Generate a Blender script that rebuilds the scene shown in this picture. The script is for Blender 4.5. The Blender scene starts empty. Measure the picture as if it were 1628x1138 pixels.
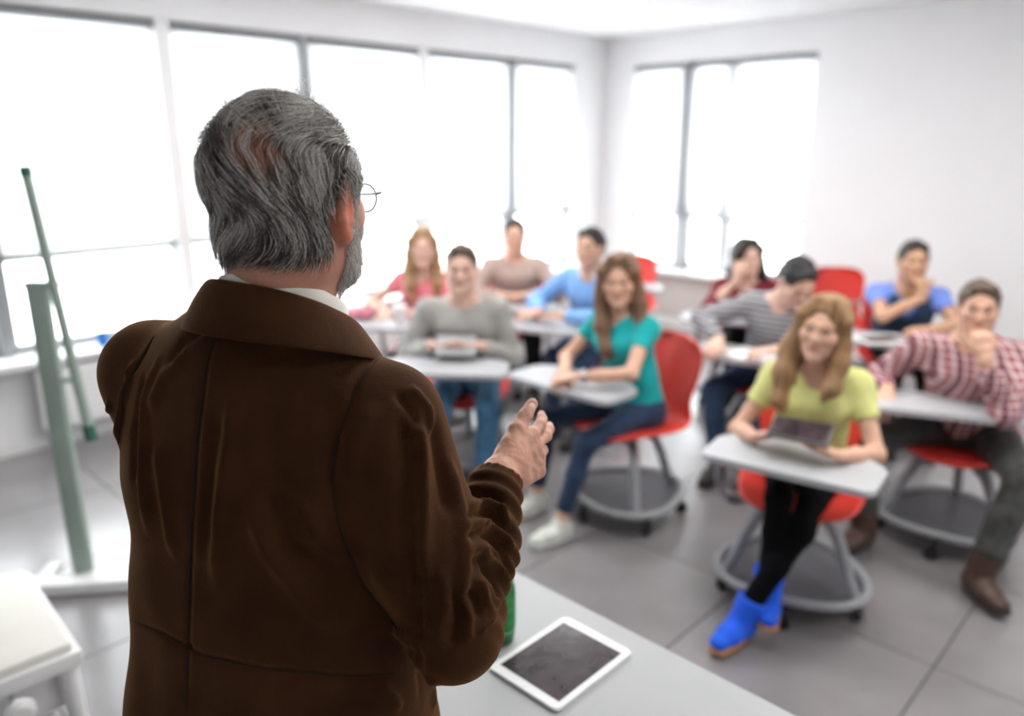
import bpy, bmesh, math, random
import numpy as np
from mathutils import Vector, Matrix
from mathutils.bvhtree import BVHTree
R = math.radians
rng = np.random.default_rng(7); random.seed(7)
scene = bpy.context.scene
COL = scene.collection

# ---------------------------------------------------------------- camera, sky, exposure
cam_d = bpy.data.cameras.new('camera'); cam = bpy.data.objects.new('camera', cam_d); COL.objects.link(cam)
CAMH, PITCH, FPX = 1.75, R(15.5), 1230.0
cam.location = (0, 0, CAMH); cam.rotation_euler = (math.pi/2-PITCH, 0, 0)
cam_d.sensor_width = 36; cam_d.lens = FPX/1628*36; cam_d.clip_start = .05; cam_d.clip_end = 100
cam_d.dof.use_dof = True; cam_d.dof.focus_distance = 1.02; cam_d.dof.aperture_fstop = 1.8
cam_d.dof.aperture_blades = 0
scene.camera = cam
scene.view_settings.view_transform = 'Standard'; scene.view_settings.look = 'None'
scene.view_settings.exposure = 0.95; scene.view_settings.gamma = 1
scene.view_settings.use_curve_mapping = False
scene.cycles.use_denoising = True
scene.cycles.max_bounces = 8; scene.cycles.diffuse_bounces = 5; scene.cycles.transmission_bounces = 6
scene.cycles.sample_clamp_indirect = 8
world = bpy.data.worlds.new('sky'); scene.world = world; world.use_nodes = True
wb = world.node_tree.nodes['Background']; wb.inputs[0].default_value = (.97, .985, 1, 1); wb.inputs[1].default_value = 5.0

FILL_LAMP = 4.2  # emission strength of the added ceiling fill lights
# ---------------------------------------------------------------- node materials
def mat(name, col, rough=.6, metal=0, var=.06, scale=8, bump=0, bscale=60, sheen=0, sheen_tint=None, spec=.5, trans=0, stretch=None, sss=0, coat=0, alpha=1):
    m = bpy.data.materials.new(name); m.use_nodes = True
    nt = m.node_tree; b = nt.nodes['Principled BSDF']; L = nt.links
    tc = nt.nodes.new('ShaderNodeTexCoord'); src = tc.outputs['Object']
    if stretch:
        mp = nt.nodes.new('ShaderNodeMapping'); mp.inputs['Scale'].default_value = stretch; L.new(src, mp.inputs[0]); src = mp.outputs[0]
    n = nt.nodes.new('ShaderNodeTexNoise'); n.inputs['Scale'].default_value = scale; n.inputs['Detail'].default_value = 5; L.new(src, n.inputs['Vector'])
    r = nt.nodes.new('ShaderNodeValToRGB'); L.new(n.outputs['Fac'], r.inputs[0])
    c = Vector(col); lo = c*(1-var*2); hi = c*(1+var*2)
    r.color_ramp.elements[0].position = .3; r.color_ramp.elements[1].position = .7
    r.color_ramp.elements[0].color = (*lo, 1); r.color_ramp.elements[1].color = (min(hi[0], 1), min(hi[1], 1), min(hi[2], 1), 1)
    L.new(r.outputs[0], b.inputs['Base Color'])
    b.inputs['Roughness'].default_value = rough; b.inputs['Metallic'].default_value = metal
    b.inputs['Specular IOR Level'].default_value = spec
    if sheen: b.inputs['Sheen Weight'].default_value = sheen; b.inputs['Sheen Tint'].default_value = (*(sheen_tint or (1, 1, 1)), 1); b.inputs['Sheen Roughness'].default_value = .4
    if trans: b.inputs['Transmission Weight'].default_value = trans
    if coat: b.inputs['Coat Weight'].default_value = coat
    if sss:
        b.inputs['Subsurface Weight'].default_value = sss; b.inputs['Subsurface Radius'].default_value = (1, .35, .2); b.inputs['Subsurface Scale'].default_value = .006
    if bump:
        n2 = nt.nodes.new('ShaderNodeTexNoise'); n2.inputs['Scale'].default_value = bscale; n2.inputs['Detail'].default_value = 4; L.new(src, n2.inputs['Vector'])
        bp = nt.nodes.new('ShaderNodeBump'); bp.inputs['Strength'].default_value = bump; bp.inputs['Distance'].default_value = .004
        L.new(n2.outputs['Fac'], bp.inputs['Height']); L.new(bp.outputs[0], b.inputs['Normal'])
    return m

def skin_mat(name, col):
    """skin tone multiplied by the 'tint' vertex attribute (lips, brows, freckles)"""
    m = mat(name, col, .5, var=.05, scale=30, bump=.15, bscale=150, sss=.12, spec=.35)
    nt = m.node_tree; b = nt.nodes['Principled BSDF']; L = nt.links
    src = b.inputs['Base Color'].links[0].from_socket
    at = nt.nodes.new('ShaderNodeAttribute'); at.attribute_name = 'tint'
    mx = nt.nodes.new('ShaderNodeMix'); mx.data_type = 'RGBA'; mx.blend_type = 'MULTIPLY'; mx.inputs[0].default_value = 1
    L.new(src, mx.inputs[6]); L.new(at.outputs['Color'], mx.inputs[7]); L.new(mx.outputs[2], b.inputs['Base Color'])
    return m

def pattern_mat(name, base, kind, c2, c3=None, rough=.85):
    m = mat(name, base, rough, var=.04, bump=.2, bscale=90)
    nt = m.node_tree; b = nt.nodes['Principled BSDF']; L = nt.links
    src = b.inputs['Base Color'].links[0].from_socket
    tc = nt.nodes.new('ShaderNodeTexCoord')
    def wave(axis, scale, lo, hi):
        w = nt.nodes.new('ShaderNodeTexWave'); w.wave_type = 'BANDS'; w.bands_direction = axis; w.inputs['Scale'].default_value = scale
        w.inputs['Distortion'].default_value = 1.2; w.inputs['Detail'].default_value = 1; w.inputs['Detail Scale'].default_value = .6
        L.new(tc.outputs['Object'], w.inputs['Vector'])
        mr = nt.nodes.new('ShaderNodeMapRange'); mr.inputs[1].default_value = lo; mr.inputs[2].default_value = hi; L.new(w.outputs['Fac'], mr.inputs[0])
        return mr.outputs[0]
    def mix(a, fac, col, f=1.0):
        mx = nt.nodes.new('ShaderNodeMix'); mx.data_type = 'RGBA'; L.new(a, mx.inputs[6]); mx.inputs[7].default_value = (*col, 1)
        mm = nt.nodes.new('ShaderNodeMath'); mm.operation = 'MULTIPLY'; mm.inputs[1].default_value = f; L.new(fac, mm.inputs[0]); L.new(mm.outputs[0], mx.inputs[0])
        return mx.outputs[2]
    if kind == 'stripes': out = mix(src, wave('Z', 11, .55, .7), c2)
    elif kind == 'knit': out = mix(src, wave('Z', 22, .3, .8), c2, .6)
    else:
        out = mix(src, wave('Z', 10, .72, .85), c2, .75); out = mix(out, wave('X', 10, .7, .85), c2, .75); out = mix(out, wave('X', 5, .8, .9), c3, .6)
    L.new(out, b.inputs['Base Color'])
    return m

M = {}
M['wall'] = mat('white_paint', (.86, .86, .865), .7, var=.008, scale=2, bump=.05)
M['wall_low'] = mat('beige_panel', (.58, .52, .49), .7, var=.02, scale=3)
M['ceiling'] = mat('ceiling_board', (.83, .83, .835), .85, var=.012, scale=5, bump=.1)
M['tile'] = mat('grey_floor_tile', (.235, .220, .226), .38, var=.06, scale=4, bump=.03, bscale=30, coat=.9)
M['tile'].node_tree.nodes['Principled BSDF'].inputs['Coat Roughness'].default_value = .22
M['grout'] = mat('grout', (.13, .125, .13), .8)
M['frame'] = mat('window_aluminium', (.30, .31, .32), .45, metal=.2, var=.01)
M['framew'] = mat('white_lacquer', (.85, .85, .85), .35, var=.008)
M['seatred'] = mat('red_plastic', (.70, .050, .036), .36, var=.02, bump=.03)
M['greyplastic'] = mat('grey_plastic', (.30, .31, .325), .42, var=.03)
M['darktray'] = mat('dark_tray_plastic', (.085, .085, .095), .55, var=.05)
M['black'] = mat('black_rubber', (.015, .015, .017), .5)
M['desk'] = mat('grey_laminate', (.44, .45, .47), .38, var=.012)
M['table'] = mat('pale_grey_laminate', (.40, .41, .42), .42, var=.01)
M['easel'] = mat('pale_green_enamel', (.34, .43, .37), .45, var=.03)
M['easeld'] = mat('dark_green_cap', (.03, .14, .10), .5)
M['cushion'] = mat('cream_cushion', (.80, .79, .73), .6, var=.02, bump=.1)
M['screen'] = mat('dark_glass_screen', (.040, .030, .036), .16, var=.25, scale=30, coat=.3)
M['whitegl'] = mat('white_tablet_bezel', (.84, .85, .86), .25, var=.004, coat=.4)
M['alu'] = mat('brushed_aluminium', (.45, .45, .46), .35, metal=.8, var=.02)
M['bottle'] = mat('green_glass', (.05, .42, .12), .08, trans=.75, var=.03)
M['leafgreen'] = mat('bottle_label_green', (.02, .22, .05), .5, var=.3, scale=40)
M['blue'] = mat('blue_plastic', (.02, .17, .55), .4)
M['jacket'] = mat('brown_velvet', (.047, .0175, .0055), .85, var=.12, scale=14, bump=.3, bscale=420, sheen=.35, sheen_tint=(.75, .36, .12), spec=.15)
M['seam'] = mat('dark_brown_thread', (.014, .007, .004), .9)
M['shirtw'] = mat('white_shirt_cotton', (.84, .82, .74), .8, var=.01, bump=.1)
M['metal'] = mat('glasses_wire', (.10, .12, .12), .3, metal=.9)
M['paper'] = mat('white_paper', (.85, .85, .85), .8, var=.01)
M['eyew'] = mat('eye_white', (.75, .73, .7), .2); M['eyed'] = mat('eye_iris', (.03, .02, .015), .15)

def glass_mat():
    m = bpy.data.materials.new('window_glass'); m.use_nodes = True; nt = m.node_tree; nt.nodes.clear()
    o = nt.nodes.new('ShaderNodeOutputMaterial'); t = nt.nodes.new('ShaderNodeBsdfTransparent'); g = nt.nodes.new('ShaderNodeBsdfGlossy'); x = nt.nodes.new('ShaderNodeMixShader')
    t.inputs[0].default_value = (.96, .98, .98, 1); g.inputs['Roughness'].default_value = .02; x.inputs[0].default_value = .06
    nt.links.new(t.outputs[0], x.inputs[1]); nt.links.new(g.outputs[0], x.inputs[2]); nt.links.new(x.outputs[0], o.inputs[0]); return m
M['glass'] = glass_mat()
def blind_mat():
    m = bpy.data.materials.new('roller_blind_fabric'); m.use_nodes = True; nt = m.node_tree; nt.nodes.clear()
    o = nt.nodes.new('ShaderNodeOutputMaterial'); d = nt.nodes.new('ShaderNodeBsdfDiffuse'); t = nt.nodes.new('ShaderNodeBsdfTranslucent'); p = nt.nodes.new('ShaderNodeBsdfTransparent')
    x = nt.nodes.new('ShaderNodeMixShader'); y = nt.nodes.new('ShaderNodeMixShader')
    tc = nt.nodes.new('ShaderNodeTexCoord'); n = nt.nodes.new('ShaderNodeTexNoise'); n.inputs['Scale'].default_value = 3
    r = nt.nodes.new('ShaderNodeValToRGB'); r.color_ramp.elements[0].color = (.90, .90, .91, 1); r.color_ramp.elements[1].color = (.95, .95, .955, 1)
    nt.links.new(tc.outputs['Object'], n.inputs[0]); nt.links.new(n.outputs[0], r.inputs[0]); nt.links.new(r.outputs[0], d.inputs[0]); nt.links.new(r.outputs[0], t.inputs[0])
    x.inputs[0].default_value = .62; y.inputs[0].default_value = .15
    nt.links.new(d.outputs[0], x.inputs[1]); nt.links.new(t.outputs[0], x.inputs[2]); nt.links.new(x.outputs[0], y.inputs[1]); nt.links.new(p.outputs[0], y.inputs[2]); nt.links.new(y.outputs[0], o.inputs[0]); return m
M['blind'] = blind_mat()

# ---------------------------------------------------------------- object helpers
def tag(o, label=None, cat=None, group=None, kind=None):
    for k, v in (('label', label), ('category', cat), ('group', group), ('kind', kind)):
        if v: o[k] = v
    return o
def empty(name, loc=(0, 0, 0), rz=0, **k):
    o = bpy.data.objects.new(name, None); COL.objects.link(o); o.location = loc; o.rotation_euler = (0, 0, rz); o.empty_display_size = .05
    return tag(o, **k)
def link(name, me, m=None, parent=None, **k):
    o = bpy.data.objects.new(name, me); COL.objects.link(o)
    if m is not None and len(me.materials) == 0: me.materials.append(m)
    if parent is not None:
        o.parent = parent
        if k.pop('world', False):                      # mesh given in world coordinates
            bpy.context.view_layer.update() if False else None
            o.matrix_parent_inverse = pmat(parent).inverted()
    else: k.pop('world', None)
    return tag(o, **k)
def pmat(p):
    m = Matrix.LocRotScale(p.location, p.rotation_euler, None)
    return (pmat(p.parent) @ p.matrix_parent_inverse @ m) if p.parent else m
def mesh_np(name, v, q, smooth=True):
    v = np.asarray(v, np.float32); q = np.asarray(q, np.int32)
    me = bpy.data.meshes.new(name); me.vertices.add(len(v)); me.vertices.foreach_set('co', v.ravel())
    k = q.shape[1]; me.loops.add(q.size); me.loops.foreach_set('vertex_index', q.ravel())
    me.polygons.add(len(q)); me.polygons.foreach_set('loop_start', np.arange(len(q), dtype=np.int32)*k)
    me.update(calc_edges=True)
    if smooth: me.polygons.foreach_set('use_smooth', np.ones(len(q), bool))
    return me
class MB:
    """collects shapes in one bmesh"""
    def __init__(s): s.b = bmesh.new()
    def box(s, c, d, rz=0, bev=0, rot=None):
        m = Matrix.Translation(c) @ (rot.to_4x4() if rot else Matrix.Rotation(rz, 4, 'Z')) @ Matrix.Diagonal((*d, 1))
        r = bmesh.ops.create_cube(s.b, size=1, matrix=m)
        if bev:
            es = list({e for v in r['verts'] for e in v.link_edges}); bmesh.ops.bevel(s.b, geom=es, offset=bev, segments=2, profile=.5, affect='EDGES')
        return s
    def tube(s, pts, r, n=10, closed=False, flat=None):
        pts = [Vector(p) for p in pts]; rs = r if isinstance(r, (list, tuple)) else [r]*len(pts)
        rings = []; prev = None; N = len(pts)
        for i, p in enumerate(pts):
            if closed: t = pts[(i+1) % N]-pts[i-1]
            else: t = pts[min(i+1, N-1)]-pts[max(i-1, 0)]
            t.normalize()
            if prev is None: a = t.cross(Vector((0, 0, 1))); a = a if a.length > .05 else t.cross(Vector((1, 0, 0)))
            else: a = prev-t*prev.dot(t)
            a.normalize(); prev = a; b = t.cross(a)
            f = flat or 1
            rings.append([s.b.verts.new(p+(a*math.cos(2*math.pi*k/n)+b*math.sin(2*math.pi*k/n)*f)*rs[i]) for k in range(n)])
        for i in range(N if closed else N-1):
            A, B = rings[i], rings[(i+1) % N]
            for k in range(n): s.b.faces.new((A[k], A[(k+1) % n], B[(k+1) % n], B[k]))
        if not closed: s.b.faces.new(rings[0][::-1]); s.b.faces.new(rings[-1])
        return s
    def lathe(s, prof, c=(0, 0, 0), n=32):
        c = Vector(c); rings = [[s.b.verts.new(c+Vector((r*math.cos(2*math.pi*k/n), r*math.sin(2*math.pi*k/n), z))) for k in range(n)] for r, z in prof]
        for A, B in zip(rings, rings[1:]):
            for k in range(n): s.b.faces.new((A[k], A[(k+1) % n], B[(k+1) % n], B[k]))
        s.b.faces.new(rings[0][::-1]); s.b.faces.new(rings[-1]); return s
    def prism(s, poly, z0, z1, bev=0):
        a = [s.b.verts.new((x, y, z0)) for x, y in poly]; b = [s.b.verts.new((x, y, z1)) for x, y in poly]; n = len(poly)
        fs = [s.b.faces.new(a[::-1]), s.b.faces.new(b)]
        for i in range(n): fs.append(s.b.faces.new((a[i], a[(i+1) % n], b[(i+1) % n], b[i])))
        if bev: bmesh.ops.bevel(s.b, geom=[e for f in fs[:2] for e in f.edges], offset=bev, segments=2, affect='EDGES')
        return s
    def mesh(s, name, smooth=True):
        bmesh.ops.recalc_face_normals(s.b, faces=s.b.faces)
        me = bpy.data.meshes.new(name); s.b.to_mesh(me); s.b.free()
        if smooth:
            me.polygons.foreach_set('use_smooth', [True]*len(me.polygons)); me.set_sharp_from_angle(angle=R(35))
        return me
    def obj(s, name, m, parent=None, smooth=True, **k): return link(name, s.mesh(name, smooth), m, parent, **k)
def rounded(poly, r, n=5):
    out = []; N = len(poly)
    for i in range(N):
        p = Vector(poly[i]); a = (Vector(poly[i-1])-p); b = (Vector(poly[(i+1) % N])-p); ra = min(r, a.length*.45, b.length*.45)
        A = p+a.normalized()*ra; B = p+b.normalized()*ra
        for k in range(n+1):
            t = k/n; out.append(tuple(A*(1-t)**2+p*2*t*(1-t)+B*t*t))
    return out

# ---------------------------------------------------------------- the room (two visible walls meet in a far corner)
AZ = R(43.9)
nA = Vector((-math.cos(AZ), math.sin(AZ), 0)); dA = Vector((math.sin(AZ), math.cos(AZ), 0))   # window wall: outward normal, running direction
nB = dA.copy(); dB = nA.copy()                                                                # far wall
DA, DB, CEIL = 5.0, 6.54, 2.74
RZ = -AZ+math.pi/2                         # rotation that turns +X onto dA
RZB = math.atan2(dB.y, dB.x)
def onA(t, d, z): return dA*t+nA*(DA+d)+Vector((0, 0, z))
def onB(s, d, z): return nB*(DB+d)+dB*s+Vector((0, 0, z))
def boxA(mb, t0, t1, d0, d1, z0, z1, bev=0): mb.box(onA((t0+t1)/2, (d0+d1)/2, (z0+z1)/2), (t1-t0, d1-d0, z1-z0), RZ, bev); return mb
def boxB(mb, s0, s1, d0, d1, z0, z1, bev=0): mb.box(onB((s0+s1)/2, (d0+d1)/2, (z0+z1)/2), (s1-s0, d1-d0, z1-z0), RZB, bev); return mb
T0 = -3.2
W = .28
S0 = -3.6
# floor slab + tiles laid square to the walls
fl = MB(); cA = dA*((T0+DB)/2)+dB*((S0+DA)/2)
fl.box(cA+Vector((0, 0, -.06)), (DB-T0+.4, DA-S0+.4, .10), RZ)
floor = fl.obj('floor', M['grout'], smooth=False, kind='structure')
TS = .725
tm = MB().box((0, 0, -.005), (TS-.006, TS-.006, .010), 0, .0015).mesh('floor_tile', False)
s_lines = [.541+TS*k for k in range(-6, 7)]; t_lines = [3.40+TS*k for k in range(-9, 5)]
for s in s_lines:
    for t in t_lines:
        sc_, tc_ = s+TS/2, t+TS/2
        if sc_-TS/2 > DA or tc_-TS/2 > DB or tc_ < T0: continue
        s1 = min(s+TS, DA); t1 = min(t+TS, DB); fx, fy = (t1-t)/TS, (s1-s)/TS
        if fx < .02 or fy < .02: continue
        p = dA*((t+t1)/2)+dB*((s+s1)/2)
        o = link('floor_tile', tm, M['tile'], floor); o.location = p+Vector((0, 0, random.uniform(-.0004, .0004))); o.rotation_euler = (0, 0, RZ); o.scale = (fx, fy, 1)
# ceiling with shallow panels
cl = MB(); cl.box(cA+Vector((0, 0, CEIL+.06)), (DB-T0+.4, DA-S0+.4, .10), RZ)
ceiling = cl.obj('ceiling', M['ceiling'], smooth=False, kind='structure')
cpm = MB().box((0, 0, 0), (1.19, .59, .012), 0, .003).mesh('ceiling_panel', False)
for i in range(7):
    for j in range(11):
        t = DB-.6-i*1.2; s = DA-.3-j*.6
        if t < .3 or s < -1.6: continue
        o = link('ceiling_panel', cpm, M['ceiling'], ceiling); o.location = dA*t+dB*s+Vector((0, 0, CEIL+.006)); o.rotation_euler = (0, 0, RZ)
ZS, ZH = .55, 2.47
mulA = [-.05, 1.08, 2.165, 3.15, 4.22, 5.24, 6.07]
wa = MB(); boxA(wa, T0, DB+W, 0, W, 0, ZS-.02); boxA(wa, T0, DB+W, 0, W, ZH, CEIL); boxA(wa, mulA[-1], DB+W, 0, W, ZS-.02, ZH); boxA(wa, T0, mulA[0], 0, W, ZS-.02, ZH)
wa.obj('wall_left', M['wall'], smooth=False, kind='structure')
wB0, wBm, wB1 = 2.85, 3.62, 4.07
wbk = MB(); boxB(wbk, S0, wB0, 0, W, 0, CEIL); boxB(wbk, wB0, DA, 0, W, 0, ZS-.02); boxB(wbk, wB0, DA, 0, W, ZH, CEIL); boxB(wbk, 4.66, DA, 0, W, ZS-.02, ZH)
wrr = MB(); boxB(wrr, S0-W, S0, -(DB-T0), W, 0, CEIL); wrr.obj('wall_right', M['wall'], smooth=False, kind='structure')
wfr = MB(); boxA(wfr, T0-W, T0, -(DA-S0)-W, W, 0, CEIL); wfr.obj('wall_front', M['wall'], smooth=False, kind='structure')
wbk.obj('wall_back', M['wall'], smooth=False, kind='structure')
boxB(MB(), 3.0, DA-.0, -.012, -.001, .09, .5).obj('trim_1', M['wall_low'], smooth=False, kind='structure')
boxA(MB(), T0, DB, -.015, -.001, .0, .08, .003).obj('baseboard_left', M['framew'], smooth=False, kind='structure')
boxB(MB(), S0, DA, -.015, -.001, .0, .08, .003).obj('baseboard_back', M['framew'], smooth=False, kind='structure')
# window ledges
boxA(MB(), mulA[0]-.05, DB-.001, -.17, .2, ZS-.02, ZS+.02, .006).obj('trim_2', M['framew'], smooth=False, kind='structure')
boxB(MB(), wB0-.03, DA-.18, -.16, .2, ZS-.02, ZS+.02, .006).obj('trim_3', M['framew'], smooth=False, kind='structure')
wn = 0
def window(bx, t0, t1, name, dark_left=False, dark_right=False):
    fr = MB(); w = .035; e = .0
    bx(fr, t0+.001, t0+w, .07, .14, ZS+.02, ZH-.001, .003); bx(fr, t1-w, t1-.001, .07, .14, ZS+.02, ZH-.001, .003)
    bx(fr, t0+w, t1-w, .07, .14, ZH-w-.01, ZH-.001, .003); bx(fr, t0+w, t1-w, .07, .14, ZS+.02, ZS+.065, .003); bx(fr, t0+w, t1-w, .075, .135, 1.10, 1.145, .003)
    f = fr.obj(name, M['frame'], smooth=False, kind='structure')
    for z0, z1 in ((ZS+.065, 1.10), (1.145, ZH-w-.01)):
        g = MB(); bx(g, t0+w, t1-w, .10, .106, z0, z1); g.obj('pane', M['glass'], f, smooth=False)
    return f
def mullion(bx, t, half, m, z0, z1, d0=-.03):
    mb = MB(); bx(mb, t-half, t+half, d0, .155, z0, z1, .004); return mb
for i in range(6): window(boxA, mulA[i]+.03, mulA[i+1]-.03 if i < 5 else mulA[i+1], f'window_{i+1}')
for i, t in enumerate(mulA[:-1]):
    mullion(boxA, t, .045 if i in (2, 4, 0) else .03, M['framew'], ZS+.02, ZH, .02).obj(f'trim_{4+i}', M['framew'] if i in (2, 4, 0) else M['frame'], smooth=False, kind='structure')
window(boxB, wB0, wBm-.02, 'window_7'); window(boxB, wBm+.02, wB1-.03, 'window_8'); window(boxB, wB1+.03, 4.66, 'window_9')
mullion(boxB, wBm, .02, None, ZS-.02, ZH, .06).obj('trim_10', M['framew'], smooth=False, kind='structure')
mullion(boxB, wB1, .034, None, ZS-.02, ZH, -.02).obj('trim_11', M['frame'], smooth=False, kind='structure')
# roller blinds: a sheet, a roller at the top and a bar along the bottom edge
def blind(bx, on, t0, t1, zb, d, label, grp=None):
    e = empty('roller_blind', on((t0+t1)/2, d, ZH-.04), RZ if bx is boxA else RZB, label=label, cat='blind', group='white roller blinds')
    mb = MB(); n = 8
    vs = [(on(t0+(t1-t0)*k/n, d+.0025*math.sin(k*1.7), zb)) for k in range(n+1)]; vt = [(on(t0+(t1-t0)*k/n, d, ZH-.03)) for k in range(n+1)]
    v = vs+vt; q = [(k, k+1, n+2+k, n+1+k) for k in range(n)]
    me = mesh_np('sheet', v, q); o = link('sheet', me, M['blind'], e, world=True)
    md = o.modifiers.new('t', 'SOLIDIFY'); md.thickness = .001
    r = MB(); r.tube([on(t0, d, ZH-.035), on(t1, d, ZH-.035)], .024, 12); r.obj('roller', M['frame'], e, world=True)
    b = MB(); bx(b, t0, t1, d-.008, d+.008, zb-.028, zb, .003); b.obj('bottom_bar', M['frame'], e, world=True)
names = ['first roller blind at the left edge behind the green easel', 'white roller blind behind the standing man\'s head, left half', 'white roller blind between the standing man\'s head and the grey mullion on its right',
         'white roller blind above the long-haired girl in pink', 'narrow roller blind over the head of the student in taupe', 'greyish roller blind nearest the room corner on the long window wall']
for i in range(6):
    blind(boxA, onA, mulA[i]+.05, mulA[i+1]-.05 if i < 5 else mulA[i+1]-.01, 1.14, .045, names[i])
blind(boxB, onB, wB0+.01, wBm+.0, 1.09, .035, 'bright roller blind on the right-hand window of the far wall')
blind(boxB, onB, wBm+.01, wB1-.04, 1.09, .045, 'grey-white narrow roller blind just right of the dark window post')
blind(boxB, onB, wB1+.05, 4.65, 1.09, .035, 'pale roller blind beside the room corner, left of the dark window post')
# unseen fill lights added over the class to brighten the room: housing, glowing diffuser
M['diffuser'] = mat('fill_light_diffuser', (.9, .9, .9), .5); M['diffuser'].node_tree.nodes['Principled BSDF'].inputs['Emission Color'].default_value = (1, .985, .96, 1); M['diffuser'].node_tree.nodes['Principled BSDF'].inputs['Emission Strength'].default_value = FILL_LAMP
k = 0
for i, t in enumerate((2.1, 3.9)):
    for j, s in enumerate((-1.6, .8, 3.2)):
        c = dA*t+dB*s+Vector((0, 0, CEIL))
        pos = [['over the front rows', 'over the back rows'][i], ['by the wall without windows', 'above the central aisle', 'along the window side'][j]]
        e = empty('added_fill_light', c, RZ, label=f'added white square fill light {pos[0]}, {pos[1]}', cat='light', group='added ceiling fill lights')
        MB().box((0, 0, -.03), (1.18, 1.18, .06), 0, .006).obj('housing', M['framew'], e, smooth=False)
        MB().box((0, 0, -.064), (1.10, 1.10, .006)).obj('diffuser', M['diffuser'], e, smooth=False)
# convector covers under the windows
for k, (t0, t1) in enumerate(((1.16, 2.05), (2.3, 3.1), (3.3, 4.1), (4.35, 5.15))):
    lab = ['white radiator under the window behind the green easel', 'white radiator hidden behind the standing man', 'white radiator behind the desk of the girl in pink', 'white radiator behind the student in taupe'][k]
    e = empty('radiator', onA((t0+t1)/2, -.09, .1), RZ, label=lab, cat='radiator', group='radiators under the long window wall')
    boxA(MB(), t0, t1, -.14, -.03, .14, .50, .008).obj('body', M['framew'], e, smooth=False, world=True)
    for s in range(9):
        z = .18+s*.034; boxA(MB(), t0+.03, t1-.03, -.149, -.139, z, z+.02, .003).obj('slat', M['framew'], e, smooth=False, world=True)
    for t in (t0+.08, t1-.08): boxA(MB(), t-.015, t+.015, -.11, -.06, .0, .15, .003).obj('foot', M['greyplastic'], e, smooth=False, world=True)
e = empty('cup', onA(1.55, -.08, ZS+.02), 0, label='small blue cup on the window ledge beside the easel', cat='cup')
MB().lathe([(.026, 0), (.03, .004), (.034, .085), (.031, .085), (.027, .008)], n=20).obj('body', M['blue'], e)
MB().tube([(.03, 0, .07), (.052, 0, .065), (.055, 0, .04), (.03, 0, .022)], .005, 8).obj('handle', M['blue'], e)

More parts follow.
